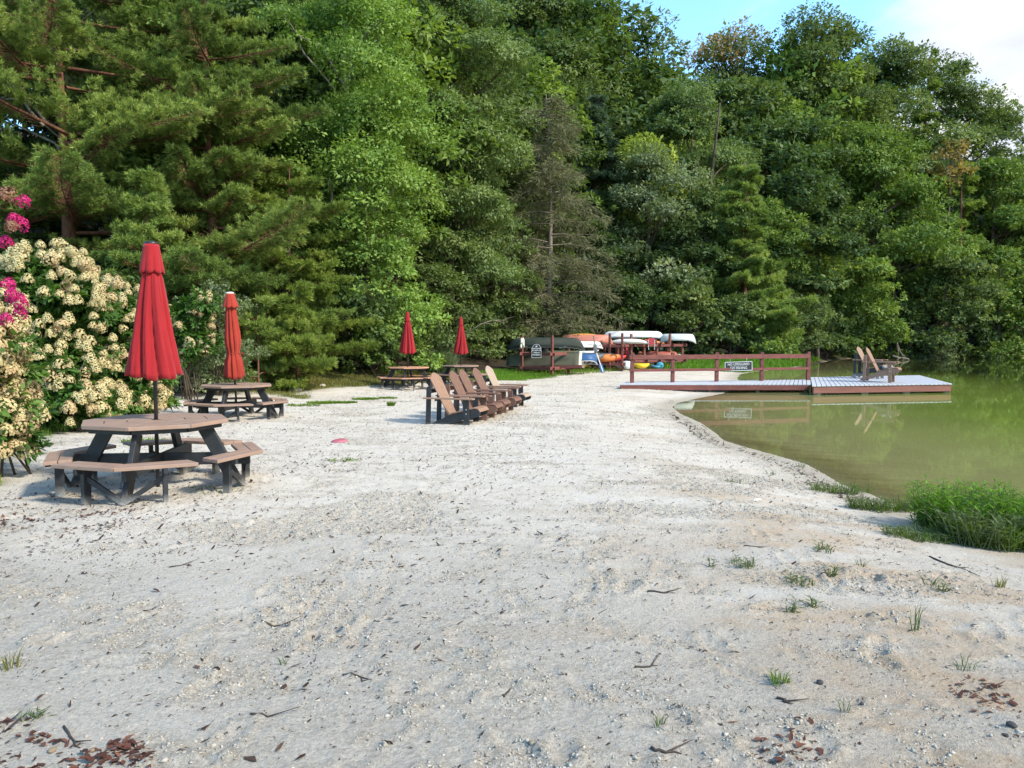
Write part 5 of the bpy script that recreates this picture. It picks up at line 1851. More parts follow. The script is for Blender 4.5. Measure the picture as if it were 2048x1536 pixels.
soft('life_vest', 'grey life vest stuffed on the lower tier beside the post', 'life vest', 1261, 720, DC - 0.1, (0.40, 0.35, 0.40), 'boat_grey', 0.3, 1)
soft('life_vest', 'lime green life vest on the lower tier of the right rack', 'life vest', 1276, 717.5, DC - 0.3, (0.36, 0.30, 0.20), 'vest_lime', 0.2, 2)
soft('life_vest', 'orange and cream life vest behind the lime one', 'life vest', 1284, 712, DC + 0.1, (0.36, 0.30, 0.24), 'vest_orange', -0.3, 3)
soft('life_vest', 'purple life vest hanging at the edge of the lower tier', 'life vest', 1295, 717, DC - 0.35, (0.34, 0.25, 0.12), 'vest_purple', 0.1, 4)
soft('life_vest', 'dark red life vest between the red kayak and the post', 'life vest', 1249, 708, DC + 0.2, (0.30, 0.30, 0.35), 'vest_red', 0.1, 5)

# blue oars leaning on the rack, the red folding chair hung on the beam
for k, (u0, v0, u1, v1, lab) in enumerate(((1193, 706, 1206, 744, 'blue oar leaning from the paddle board down to the sand'), (1187, 672, 1192, 704, 'thin grey oar standing behind the white canoe nose'))):
    a, b2 = at_y(u0, v0, DA - 0.5), at_y(u1, v1, DA - 1.1)
    o_ = empty('oar', lab, 'oar', tuple(b2))
    d = a - b2
    MB().tube([(0, 0, 0), d * 0.5, d], 0.022, 7).build('shaft', M['boat_white' if k == 0 else 'boat_grey'], o_)
    bb = MB()
    bb.board(Vector((0, 0, -0.02)), d * 0.42, 0.15, 0.03, up=(0, -1, 0.2))
    bb.build('blade', M['boat_blue' if k == 0 else 'boat_grey'], o_, bevel=0.008)
fc = at_y(1303, 684, DC - 0.65)
fch = empty('folding_chair', 'red folding chair with white legs hooked on the upper tier', 'chair', tuple(fc))
bb = MB()
bb.prism([(-0.15, 0.20), (0.15, 0.17), (0.13, -0.02), (-0.14, -0.04)], -0.012, 0.012, frame=lambda a, c, h: (a, h, c))
bb.build('seat', M['vest_red'], fch, bevel=0.006)
bb = MB()
bb.prism([(-0.14, -0.05), (0.14, -0.03), (0.15, -0.10), (-0.15, -0.11)], -0.06, 0.0, frame=lambda a, c, h: (a, h, c))
bb.build('backrest', M['vest_red'], fch, bevel=0.006)
for s in (-1, 1):
    MB().tube([(s * 0.15, -0.02, 0.12), (s * 0.16, -0.03, -0.12), (s * 0.14, -0.03, -0.38)], 0.012, 6).build('leg', M['boat_white'], fch)
vp = at_y(1322.5, 698, DC + 1.2)
o_ = MB().tube([(-0.06, 0, 0.09), (-0.02, 0, -0.03), (0.0, 0, -0.06), (0.02, 0, -0.03), (0.06, 0, 0.09)], 0.022, 6).build('rope_loop', M['boat_white'])
o_.location = vp
setp(o_, 'white rope loop hanging below the upper tier of the right rack', 'rope')
st = ground(1382, 739)
# ================================================================ FLOWERING SHRUBS
r = np.random.default_rng(77)


def head_mesh(seed, size, n=150, cone=0.55, petal=0.036):
    r_ = np.random.default_rng(seed)
    d = rand_dir(r_, n)
    d[:, 2] = np.abs(d[:, 2]) * 1.2 - 0.35
    d = unit(d)
    P = d * np.array([size * 0.5, size * 0.5, size * 0.5 * (1 + cone)]) * (0.88 + 0.2 * r_.random((n, 1)))
    P[:, :2] *= (1 - 0.35 * np.clip(P[:, 2:3] / size, -0.2, 1))
    P += rand_dir(r_, n) * 0.008
    T = unit(np.cross(d, rand_dir(r_, n)) + 0.15 * d)
    V, q = leaf_quads(P - T * petal * 0.5, T, d + rand_dir(r_, n) * 0.15, petal * r_.uniform(0.8, 1.3, n), petal * r_.uniform(0.8, 1.2, n), 0.3)
    ti = np.clip(0.5 + 0.28 * r_.normal(0, 1, n) + 0.25 * (P[:, 2] / size), 0, 1)
    return np_mesh('flower_head', V, quads=q, attrs={'tint': np.repeat(ti, 4)})


HEADS = {}
for key, mk in (('cream', 'petal_cream'), ('tan', 'petal_tan'), ('pink', 'petal_pink'), ('faded', 'petal_faded')):
    HEADS[key] = []
    for s in range(4):
        me_ = head_mesh(s + len(key) * 9, 0.23 if key in ('cream', 'tan') else 0.20, 170 if key in ('cream', 'tan') else 190, 0.5 if s % 2 else 0.15, 0.040 if key in ('cream', 'tan') else 0.03)
        me_.materials.append(M[mk])
        HEADS[key].append(me_)


def flower_bush(name, label, base, lobes, heads, cat, more=0, leaf=0.115, per=330, leafm='leaf_hydrangea', stems=9, hs=1.0, seed=1, kinds=('cream',), stem_h=0.5):
    """lobes = [(centre relative to base, (rx, ry, rz))]; heads = how many flower heads on the outside of the lobes"""
    r_ = np.random.default_rng(seed)
    t = empty(name, label, cat, base)
    C, RAD = [], []
    for (c, rad) in lobes:
        k = int(16 * rad[0] * rad[2] * 2.2) + 6
        for _ in range(k):
            d = unit(r_.normal(size=3))
            s = r_.uniform(0.5, 0.92)
            C.append(np.array(c) + d * np.array(rad) * s)
            RAD.append(r_.uniform(0.20, 0.34))
    C, RAD = np.array(C), np.array(RAD)
    C[:, 2] = np.maximum(C[:, 2], 0.12)
    V, q, ti = clumps_to_leaves(r_, C, RAD, per, leaf, 0.52, 0.8, 0.35, outw=0.9)
    add_obj('foliage', np_mesh('foliage', V, quads=q, attrs={'tint': ti}), M[leafm], t)
    mb_ = MB()
    for i in range(stems):
        k = int(r_.integers(len(C)))
        c = Vector(C[k])
        b0 = Vector((r_.normal(0, 0.16), r_.normal(0, 0.12), -0.05))
        mb_.tube([b0, b0.lerp(c, 0.45) + Vector((0, 0, 0.18)), c], [0.014, 0.010, 0.005], 6)
    mb_.build('stem', M['bark'], t, smooth_=True)
    # heads sit on the lobes' outer skin, most of them to the front and the top
    done, tries = 0, 0
    pts = []
    extra = []
    while done < heads + more and tries < 14000:
        tries += 1
        (c, rad) = lobes[int(r_.integers(len(lobes)))]
        d = unit(r_.normal(size=3))
        if d[1] > 0.35 or d[2] < -0.55 or (d[2] < 0 and r_.random() < 0.45):
            continue
        p = np.array(c) + d * np.array(rad) * r_.uniform(0.98, 1.16)
        if p[2] < 0.2:
            continue
        bad = False
        for (c2, rad2) in lobes:
            if np.sum(((p - np.array(c2)) / np.array(rad2)) ** 2) < 0.72:
                bad = True
        if bad or any(np.sum((p - o_) ** 2) < (0.125 * hs) ** 2 for o_ in pts):
            continue
        pts.append(p)
        kd = kinds[int(r_.integers(len(kinds)))]
        if done >= heads:
            extra.append((p, kd))
            done += 1
            continue
        o = add_obj('flower_head', HEADS[kd][int(r_.integers(4))], None, t)
        o.location = p
        o.rotation_euler = (0.45 * -d[1] * -1 + r_.normal(0, .25), 0.55 * d[0] + r_.normal(0, .25), r_.uniform(0, 6))
        s = hs * r_.uniform(0.72, 1.18)
        o.scale = (s, s, s * r_.uniform(0.9, 1.25))
        done += 1
    if extra:
        VV, QQ, TT, nn = [], [], [], 0
        for p, kd in extra:
            me_ = HEADS[kd][int(r_.integers(4))]
            co_ = np.empty(len(me_.vertices) * 3, np.float32)
            me_.vertices.foreach_get('co', co_)
            ti_ = np.empty(len(me_.vertices), np.float32)
            me_.attributes['tint'].data.foreach_get('value', ti_)
            co_ = co_.reshape(-1, 3) * hs * r_.uniform(0.65, 1.0)
            VV.append(co_ + p)
            QQ.append(np.arange(len(co_)).reshape(-1, 4) + nn)
            TT.append(ti_)
            nn += len(co_)
        o = add_obj('flower_heads', np_mesh('flower_heads', np.concatenate(VV), quads=np.concatenate(QQ), attrs={'tint': np.concatenate(TT)}), M['petal_cream'], t)
        o['kind'] = 'stuff'
    return t


h1 = ground(150, 862)
flower_bush('hydrangea_bush', 'big bush covered in cream panicle flowers behind the nearest picnic table', tuple(h1),
            [((-0.35, 0.2, 1.0), (0.85, 0.8, 0.9)), ((-0.40, 0.1, 2.1), (0.85, 0.7, 0.85)), ((-0.9, 0.0, 1.4), (0.6, 0.6, 0.8)), ((-0.2, 0.0, 0.42), (0.95, 0.7, 0.42))],
            100, 'bush', more=170, seed=3, kinds=('cream', 'cream', 'cream', 'tan'), hs=0.84, per=260)
h1b = ground(228, 838)
flower_bush('hydrangea_bush', 'second bush of cream panicle flowers, half hidden by the largest red umbrella', tuple(h1b),
            [((-0.05, 0.1, 1.75), (0.75, 0.65, 0.80)), ((0.15, 0.1, 0.85), (0.80, 0.65, 0.75)), ((0.1, 0.0, 0.38), (0.85, 0.65, 0.38))],
            100, 'bush', more=60, seed=4, kinds=('cream', 'cream', 'tan'), hs=0.82, per=260)
h2 = ground(2, 955)
flower_bush('hydrangea_bush', 'nearer bush of large tan faded flower heads at the left edge of the beach', tuple(h2),
            [((-0.35, 0.1, 0.75), (0.55, 0.5, 0.78)), ((-0.1, 0.0, 1.35), (0.36, 0.4, 0.42)), ((-0.02, -0.05, 0.55), (0.33, 0.35, 0.5))], 100, 'bush', more=60, seed=5, kinds=('tan', 'tan', 'cream'), hs=0.82, per=130, leaf=0.09)
h3 = ground(372, 800)
flower_bush('hydrangea_bush', 'small leggy bush with few cream flowers and bare stems beside the tall umbrella', tuple(h3),
            [((0.0, 0.1, 1.75), (0.55, 0.5, 0.55)), ((0.3, 0.1, 1.25), (0.38, 0.35, 0.35)), ((-0.25, 0.1, 1.15), (0.45, 0.4, 0.4)), ((0.35, 0.1, 2.2), (0.3, 0.3, 0.35))], 44, 'bush', seed=8, kinds=('cream', 'tan'), hs=0.78, per=150, stems=14)
h4 = at_z(-50, 980, 0.1)
cm = flower_bush('crape_myrtle', 'crape myrtle with vivid pink and dry brown flower clusters at the left edge', (h4.x - 0.05, h4.y - 0.7, 0.0),
                 [((0.0, 0.0, 1.75), (0.40, 0.4, 0.6)), ((-0.05, 0.0, 2.5), (0.35, 0.4, 0.5)), ((-0.3, 0.0, 1.2), (0.4, 0.4, 0.5))], 2, 'shrub', seed=12, kinds=('faded',), leaf=0.06, per=240, leafm='leaf_oak', hs=0.7, stems=6)
for (u, v, s, kd) in ((46, 404, 0.62, 'pink'), (40, 450, 0.72, 'pink'), (28, 440, 0.6, 'pink'), (12, 486, 0.62, 'pink'), (14, 572, 0.72, 'pink'), (38, 605, 0.72, 'pink'), (40, 628, 0.6, 'pink'), (12, 640, 0.6, 'pink'),
                       (14, 392, 0.8, 'faded'), (24, 455, 0.6, 'faded'), (24, 592, 0.62, 'pink')):
    p = at_y(u, v, h4.y - 0.95 + 0.1 * sin(u))
    o = add_obj('flower_cluster', HEADS[kd][u % 4], None, cm)
    o.location = Vector(p) - cm.location
    o.scale = (s * 0.85, s * 0.85, s * 0.85)
    o.rotation_euler = (0.3, 0.4, u)

# ================================================================ GRASS AND WEEDS


def scatter(poly, n, r_, cond=None):
    P = np.array(poly)
    lo, hi = P.min(0), P.max(0)
    out = []
    while sum(len(o) for o in out) < n:
        q_ = r_.uniform(lo, hi, (n * 2, 2))
        k = inside(q_[:, 0], q_[:, 1], poly)
        if cond is not None:
            k &= cond(q_[:, 0], q_[:, 1])
        out.append(q_[k])
    return np.concatenate(out)[:n]


def turf(name, label, cat, P, hmin, hmax, wid, mat, seed, bend=0.6, kind='stuff'):
    r_ = np.random.default_rng(seed)
    n = len(P)
    B = np.stack([P[:, 0], P[:, 1], hz(P[:, 0], P[:, 1]) - 0.01], -1)
    a = r_.uniform(0, 2 * pi, n)
    D = np.stack([np.cos(a), np.sin(a), np.zeros(n)], -1)
    H = r_.uniform(hmin, hmax, n) * (0.55 + 0.9 * fbm(P[:, 0] * 1.4, P[:, 1] * 1.4, seed, 3))
    V, q, t3 = blade_tris(B, D, H, np.full(n, wid) * r_.uniform(0.7, 1.3, n), r_.uniform(0.1, 1, n) * bend, r_)
    ti = np.clip(r_.normal(0.5, 0.2, n) + 0.5 * (fbm(P[:, 0] * 0.7, P[:, 1] * 0.7, seed + 3, 3) - 0.5), 0, 1)
    o = add_obj(name, np_mesh(name, V, quads=q, tris=t3, attrs={'tint': np.repeat(ti, 5)}), M[mat])
    return setp(o, label, cat, kind=kind)


def px_poly(pts, z=-0.05):
    return [tuple(ground(u, min(v, 1600))[:2]) for u, v in pts]


def near_edge(x, y):
    return (rng.random(len(x)) < smooth(-0.1, 0.8, np.where(inside(x, y, GRASS), 1, -1) * poly_dist(x, y, GEDGE) + (fbm(x * 1.3, y * 1.3, 5, 4) - 0.5) * 1.1))


turf('lawn_grass', 'bright mown grass in front of the green canoe rack', 'grass', scatter(px_poly([(930, 766), (1050, 764), (1112, 757), (1150, 744), (1010, 738), (930, 745)]), 16000, rng, near_edge), 0.04, 0.10, 0.016, 'grass_lush', 31)
turf('dry_grass', 'thin brownish grass on the slope between the second and third picnic tables', 'grass', scatter(px_poly([(330, 800), (470, 796), (600, 808), (700, 786), (930, 774), (930, 738), (700, 738), (420, 765)]), 34000, rng, near_edge), 0.04, 0.12, 0.016, 'grass_dry', 32)
turf('meadow_grass', 'green grass under the cream flowered bush at the left edge of the sand', 'grass', scatter(px_poly([(-260, 1030), (0, 975), (75, 910), (170, 868), (290, 812), (330, 792), (200, 790), (-200, 850)]), 15000, rng, near_edge), 0.05, 0.20, 0.010, 'grass', 33)
turf('bank_grass', 'bright grass strip on the bank behind the railing', 'grass', scatter(px_poly([(1330, 741), (1480, 745), (1560, 738), (1605, 733), (1640, 722), (1560, 716), (1330, 728)]), 12000, rng, lambda x, y: shape(x, y)[1] > 0.1), 0.08, 0.45, 0.03, 'grass_lush', 34)
turf('rack_grass', 'thin grass growing under and behind the canoe racks', 'grass', scatter(px_poly([(1030, 756), (1130, 752), (1250, 741), (1380, 741), (1380, 730), (1030, 738)]), 5000, rng), 0.04, 0.22, 0.014, 'grass', 36)


def tuft(name, label, cat, u, v, n, rad, H, mat='grass', wid=0.008, bend=0.8, leafy_=0, seed=0, flat=1.0, group=None, lean=None):
    """a small plant on the sand: arching blades, or short stems with leaves"""
    r_ = np.random.default_rng(seed + int(u) * 7 + int(v))
    p = ground(u, v)
    zz = hz1(p.x, p.y)
    t = empty(name, label, cat, (p.x, p.y, zz), 0, group)
    a = r_.uniform(0, 2 * pi, n)
    q_ = rad * np.sqrt(r_.random(n)) * 0.8
    B = np.stack([q_ * np.cos(a), q_ * np.sin(a) * flat, np.full(n, -0.01)], -1)
    B[:, 2] += hz(B[:, 0] + p.x, B[:, 1] + p.y) - zz
    a2 = a + r_.normal(0, 0.6, n)
    D = np.stack([np.cos(a2), np.sin(a2), np.zeros(n)], -1)
    V, qd, t3 = blade_tris(B, D, H * r_.uniform(0.4, 1.1, n), np.full(n, wid), r_.uniform(0.2, 1.1, n) * bend, r_)
    o = add_obj('blades', np_mesh('blades', V, quads=qd, tris=t3, attrs={'tint': np.repeat(np.clip(r_.normal(0.5, 0.22, n), 0, 1), 5)}), M[mat], t)
    if leafy_:
        st_ = MB()
        LP, LT, LN = [], [], []
        for i in range(leafy_):
            an = r_.uniform(0, 2 * pi)
            rr = rad * math.sqrt(r_.random()) * 0.9
            b0 = Vector((rr * cos(an), rr * sin(an) * flat, 0))
            b0.z = hz1(b0.x + p.x, b0.y + p.y) - zz - 0.01
            hh = H * r_.uniform(0.45, 1.0)
            sp = Vector((r_.normal(0, .30), r_.normal(0, .30), 1)) * hh
            if lean:
                sp += Vector(lean) * hh
            one = MB() if leafy_ <= 8 else st_
            one.tube([b0, b0 + sp * 0.5 + Vector((0, 0, hh * 0.05)), b0 + sp], [0.0035, 0.003, 0.0015], 4, caps=False)
            if leafy_ <= 8:
                one.build('stem', M['weed_stem'], t)
            m_ = int(6 + hh * 26)
            for j in range(m_):
                f_ = 0.12 + 0.9 * j / m_
                an2 = j * 2.4 + r_.uniform(0, .6)
                LP.append(tuple(b0 + sp * f_))
                LT.append((cos(an2), sin(an2), r_.uniform(0.15, 0.7)))
                LN.append((0.1 * r_.normal(), 0.1 * r_.normal(), 1))
        L_ = r_.uniform(0.05, 0.11, len(LP)) * min(1.0, 0.5 + H)
        V, qd = leaf_quads(np.array(LP), np.array(LT), np.array(LN), L_, L_ * 0.20, 0.2)
        add_obj('leaves', np_mesh('leaves', V, quads=qd, attrs={'tint': np.repeat(np.clip(r_.normal(0.5, 0.22, len(LP)), 0, 1), 4)}), M['weed' if mat != 'grass_lush' else 'grass_lush'], t)
        if st_.v:
            st_.build('stem', M['weed_stem'], t)
    return t


M['weed_stem'] = simple('weed_stem', (0.10, 0.12, 0.04), 0.7, 0.3, 20)
# the big clump on the bank, right
tuft('grass_clump', 'large lush clump of tall grass and leafy weeds at the lake edge', 'grass', 1962, 1066, 900, 0.62, 0.45, 'grass_lush', 0.010, 0.8, leafy_=330, seed=1, flat=0.62)
tuft('grass_clump', 'leafy weed clump spreading in front of the tall lakeside grass', 'grass', 2000, 1092, 500, 0.52, 0.30, 'grass', 0.010, 0.9, leafy_=260, seed=2, flat=0.5)
tuft('grass_clump', 'tall grass at the far right beside the lush clump', 'grass', 2130, 1080, 500, 0.60, 0.42, 'grass_lush', 0.011, 0.8, leafy_=150, seed=3, flat=0.7)
tuft('grass_clump', 'low trailing weeds between the sand and water, left of the lush clump', 'grass', 1765, 1020, 260, 0.42, 0.15, 'grass', 0.007, 1.0, leafy_=80, seed=4, flat=0.4)
tuft('grass_clump', 'thin sprawling weeds farther along the wet sand edge', 'grass', 1680, 985, 160, 0.40, 0.14, 'grass', 0.007, 1.0, leafy_=36, seed=5, flat=0.45)
tuft('grass_clump', 'short green creeping mat at the foot of the lush clump', 'grass', 1840, 1078, 200, 0.36, 0.10, 'grass', 0.008, 1.0, leafy_=80, seed=6, flat=0.5)
tuft('ornamental_grass', 'fountain of long pale arching grass between the two far umbrellas', 'grass', 878, 747, 700, 0.62, 1.25, 'leaf_pale', 0.022, 1.0, seed=7)
for (u, v, n, rd, lab) in ((650, 806, 240, 0.55, 'largest flat grass patch on the sand right of the second table'), (692, 806, 140, 0.35, 'flat grass patch touching the largest one on the sand'), (732, 799, 170, 0.45, 'oval grass patch on the sand in front of the third table'),
                           (776, 797, 70, 0.30, 'faint grass patch on the sand just left of the adirondack chairs'), (608, 811, 70, 0.5, 'thin straggling grass on the sand beside the second table bench'), (685, 921, 34, 0.26, 'mossy green patch on the sand below the pink frisbee'),
                           (782, 842 - 30, 40, 0.10, 'small upright grass tuft alone on the sand left of the chairs'), (430, 980, 20, 0.35, 'sparse green blades under the right bench of the nearest table'), (300, 884, 160, 0.5, 'green grass growing beneath the nearest table')):
    tuft('grass_patch', lab, 'grass', u, v, n * 5, rd, 0.045 if n in (34, 20) else (0.075 if n > 40 else 0.15), 'grass', 0.009 if n in (34, 20) else 0.014, 0.9, flat=0.7)
WEEDS = [(1484, 1130, 40, 0.13, 0.10, 8, 'flat spreading weed on the open sand, nearest the middle of the beach'), (1424, 1133, 6, 0.03, 0.11, 2, 'tiny single weed sprout beside the flat spreading weed'),
         (1650, 1102, 26, 0.09, 0.10, 5, 'bushy little weed between the flat weed and the lush clump'), (1600, 1168, 34, 0.12, 0.09, 6, 'grey green sprawling weed in front of the upright leafy sprout'),
         (1662, 1150, 8, 0.04, 0.17, 4, 'upright leafy sprout on ochre sand'), (1722, 1130, 14, 0.04, 0.10, 0, 'thin dry tuft between the leafy sprout and the lakeside clump'),
         (1885, 1178, 8, 0.03, 0.10, 3, 'small sprout on the sand below the fallen stick'), (2000, 1172, 26, 0.05, 0.14, 0, 'spiky dry grass tuft at the right edge of the sand'), (1857, 1165, 16, 0.06, 0.12, 0, 'wispy grey tuft left of the spiky one'),
         (1828, 1262, 10, 0.03, 0.30, 0, 'tall thin pair of grass stalks on the ochre sand'), (1560, 1365, 60, 0.05, 0.09, 0, 'bright green grass tuft alone in the foreground sand'), (1930, 1338, 16, 0.05, 0.13, 0, 'thin tuft on the brown sand at the lower right'),
         (1580, 1225, 8, 0.03, 0.10, 3, 'small dark sprout right of the stone, on grey sand'), (1628, 1215, 8, 0.03, 0.10, 3, 'small reddish sprout next to the dark one'), (1690, 1425, 10, 0.03, 0.12, 0, 'few thin blades in the grey foreground sand'),
         (20, 1338, 26, 0.06, 0.17, 0, 'dry grass tuft in the sand at the left edge'), (66, 1440, 14, 0.05, 0.06, 3, 'small green sprout beside the fallen leaves at the lower left'), (1320, 1460, 14, 0.03, 0.09, 0, 'thin dark blades beside a twig in the foreground'),
         (566, 1330, 8, 0.02, 0.10, 0, 'few upright stalks in the pale foreground sand'), (1545, 950, 14, 0.10, 0.12, 3, 'weed sprig near the wet sand edge, first along the shore'), (1600, 935, 12, 0.08, 0.13, 3, 'taller weed sprig beside the water line'),
         (1470, 965, 20, 0.10, 0.07, 4, 'low double weed on the sand away from the water')]
for (u, v, n, rd, hh, lf, lab) in WEEDS:
    tuft('weed', lab, 'weed', u, v, n, rd * 0.9, hh * 0.78, 'grass' if 'bright' in lab else ('weed' if 'dry' not in lab else 'grass_dry'), 0.005, 0.8, leafy_=lf, group='weeds on the sand')

# ================================================================ LEAF LITTER, TWIGS, STONES


def litter(name, label, P, size, mat, seed, asp=0.5):
    """fallen leaves, each a curled lobed blade of eight points"""
    r_ = np.random.default_rng(seed)
    n = len(P)
    a = r_.uniform(0, 2 * pi, n)
    L = size * np.exp(np.clip(r_.normal(-0.15, 0.42, n), -1, 0.7))
    W = L * asp * r_.uniform(0.4, 1.2, n)
    cu, cw = r_.normal(0.12, 0.22, n), r_.normal(0.25, 0.35, n)
    X = np.stack([0 * L, L * .36, L * .68, L, L * r_.uniform(.2, .4, n), L * r_.uniform(.55, .8, n), L * r_.uniform(.2, .4, n), L * r_.uniform(.55, .8, n)], 1)
    Y = np.stack([0 * L, 0.06 * W * r_.normal(size=n), 0.1 * W * r_.normal(size=n), 0.15 * W * r_.normal(size=n), W * r_.uniform(.35, .6, n), W * r_.uniform(.2, .5, n), -W * r_.uniform(.35, .6, n), -W * r_.uniform(.2, .5, n)], 1)
    Zl = cu[:, None] * X * (X / L[:, None]) + cw[:, None] * np.abs(Y)
    Zl -= Zl.min(1, keepdims=True)
    ca, sa_ = np.cos(a)[:, None], np.sin(a)[:, None]
    V = np.stack([X * ca - Y * sa_, X * sa_ + Y * ca, Zl], -1)
    V += np.stack([P[:, 0], P[:, 1], hz(P[:, 0], P[:, 1]) + 0.001 + 0.004 * r_.random(n)], -1)[:, None, :]
    k = (np.arange(n) * 8)[:, None, None]
    tris = (k + np.array([(0, 4, 1), (5, 3, 2), (0, 1, 6), (7, 2, 3)])[None]).reshape(-1, 3)
    quads = (k + np.array([(4, 5, 2, 1), (1, 2, 7, 6)])[None]).reshape(-1, 4)
    o = add_obj(name, np_mesh(name, V.reshape(-1, 3), quads=quads, tris=tris, attrs={'tint': np.repeat(np.clip(r_.normal(0.38, 0.25, n), 0, 1), 8)}), M[mat])
    return setp(o, label, 'leaf litter', kind='stuff')


beach = px_poly([(-300, 1536), (-150, 1000), (60, 900), (260, 812), (470, 790), (600, 800), (760, 776), (1000, 762), (1240, 745), (1240, 790), (1380, 830), (1440, 885), (1600, 935), (1740, 1000), (1800, 1090), (2048, 1140), (2500, 1400), (2400, 1590), (-400, 1590)])
def clods(name, label, P, size, mat, seed):
    r_ = np.random.default_rng(seed)
    n = len(P)
    O = np.array([(1, 0, 0), (-1, 0, 0), (0, 1, 0), (0, -1, 0), (0, 0, 1), (0, 0, -0.6)], float)
    S = size * np.exp(np.clip(r_.normal(-0.2, 0.45, n), -1.2, 0.45))
    J = O[None] * (0.65 + 0.6 * r_.random((n, 6, 1))) * np.array([1.1, 0.8, 0.6]) + r_.normal(0, 0.24, (n, 6, 3))
    a = r_.uniform(0, 2 * pi, n)
    ca, sa_ = np.cos(a)[:, None], np.sin(a)[:, None]
    X, Y = J[..., 0] * ca - J[..., 1] * sa_, J[..., 0] * sa_ + J[..., 1] * ca
    V = np.stack([X, Y, J[..., 2]], -1) * S[:, None, None]
    V += np.stack([P[:, 0], P[:, 1], hz(P[:, 0], P[:, 1]) - 0.05 * S], -1)[:, None, :]
    T = np.array([(0, 2, 4), (2, 1, 4), (1, 3, 4), (3, 0, 4), (2, 0, 5), (1, 2, 5), (3, 1, 5), (0, 3, 5)])
    tr_ = (np.arange(n)[:, None, None] * 6 + T[None]).reshape(-1, 3)
    o = add_obj(name, np_mesh(name, V.reshape(-1, 3), tris=tr_, attrs={'tint': np.repeat(np.clip(r_.normal(0.5, 0.22, n), 0, 1), 6)}), M[mat])
    return setp(o, label, 'sand clods', kind='stuff')


mk_leaf('clod', (0.24, 0.205, 0.15), (0.37, 0.335, 0.275), (0.47, 0.44, 0.38), trans=0.0, rough=0.95, spec=0.1)


def crumb_at(x, y):
    i = np.clip(np.searchsorted(xs, x), 0, nc - 1)
    j = np.clip(np.searchsorted(ys, y), 0, nr - 1)
    return crumb[j, i]


clods('sand_clods', 'turned up crumbs of damp sand around the footprints', scatter(beach, 42000, rng, lambda x, y: (y < 10) & (rng.random(len(x)) < 0.015 + 0.95 * crumb_at(x, y) ** 2.6)), 0.0072, 'clod', 45)
clods('sand_lumps', 'larger lumps of sand thrown up on the open beach', scatter(beach, 9000, rng, lambda x, y: (y < 20) & (rng.random(len(x)) < 0.95 * crumb_at(x, y) ** 3.5)), 0.0115, 'clod', 46)
litter('leaf_litter', 'small dark leaf scraps and bark strewn over the whole beach', scatter(beach, 18000, rng, lambda x, y: rng.random(len(x)) < (0.25 + 0.75 * smooth(2.5, 6.5, y)) * (0.30 + 0.70 * smooth(0.42, 0.62, fbm(x * 0.6, y * 0.9, 61, 3)) * smooth(1.2, -1.0, x - 0.02 * y))), 0.033, 'litter', 41, 0.36)
litter('fine_litter', 'fine crumbs of dark debris strewn over the sand', scatter(beach, 26000, rng, lambda x, y: (y < 13) & (rng.random(len(x)) < 0.3 + 0.7 * smooth(0.45, 0.65, fbm(x * 1.3 + 4, y * 1.8, 63, 3)))), 0.012, 'litter', 42, 0.5)
redp = [(px_poly([(-60, 1060), (20, 985), (170, 985), (320, 1020), (240, 1060), (60, 1080)]), 520), (px_poly([(60, 1000), (120, 930), (520, 940), (560, 1000), (300, 1030)]), 420), (px_poly([(520, 945), (580, 915), (740, 910), (700, 950)]), 130), (px_poly([(-30, 1540), (-10, 1470), (90, 1470), (240, 1500), (300, 1490), (300, 1540)]), 130),
        (px_poly([(180, 1536), (215, 1490), (290, 1480), (300, 1536)]), 120), (px_poly([(350, 1090), (500, 1060), (620, 1120), (420, 1180)]), 40), (px_poly([(0, 1470), (0, 1440), (50, 1445), (40, 1470)]), 20), (px_poly([(1750, 1440), (1950, 1350), (2048, 1390), (2040, 1480)]), 110), (px_poly([(1500, 1480), (1620, 1440), (1660, 1536), (1500, 1536)]), 60)]
Pr = np.concatenate([scatter(pg, int(n * 0.8), rng, lambda x, y: rng.random(len(x)) < 0.08 + smooth(0.42, 0.6, fbm(x * 3.5, y * 3.5, 71, 3))) for pg, n in redp])
litter('red_leaf_litter', 'drifts of reddish brown fallen leaves by the nearest table and along the foreground', Pr, 0.029, 'litter_red', 43, 0.62)
dP = scatter(px_poly([(1340, 800), (1420, 850), (1500, 900), (1600, 935), (1740, 1000), (1700, 1010), (1560, 950), (1440, 905), (1340, 850)]), 500, rng, lambda x, y: np.abs(shape(x, y)[1] - 0.32) < 0.13 + 0.15 * (fbm(x * 2, y * 2, 3, 2) - 0.5))
litter('drift_line', 'dark drift line of twigs and leaves left along the shore', dP, 0.075, 'litter', 44, 0.25)

TWIGS = [(1292, 1183, 1348, 1187, 0.006, 'longest dark twig on the open sand, straight and thin'), (1298, 1502, 1360, 1507, 0.006, 'curved twig in the lower foreground near a dark sprout'), (1000, 1400, 1020, 1382, 0.005, 'short straight stick in the middle foreground'),
         (1270, 1336, 1312, 1330, 0.005, 'forked twig on the crumbly sand'), (500, 1434, 550, 1436, 0.004, 'thin twig lying level near the left foreground'), (528, 1246, 580, 1250, 0.005, 'twig cluster stick among pale sand'), (1550, 1392, 1590, 1410, 0.006, 'dark stick next to the bright green tuft'),
         (1860, 1113, 1960, 1152, 0.006, 'long bent stick below the lush grass clump'), (120, 1462, 165, 1500, 0.005, 'twig pointing at the heap of red leaves'), (340, 1135, 375, 1130, 0.004, 'slim twig on the pale wheel marks'), (1490, 1090, 1530, 1096, 0.004, 'thin twig up the sand from the flat weed'),
         (690, 1350, 740, 1362, 0.004, 'fine crooked twig beside the footprints')]
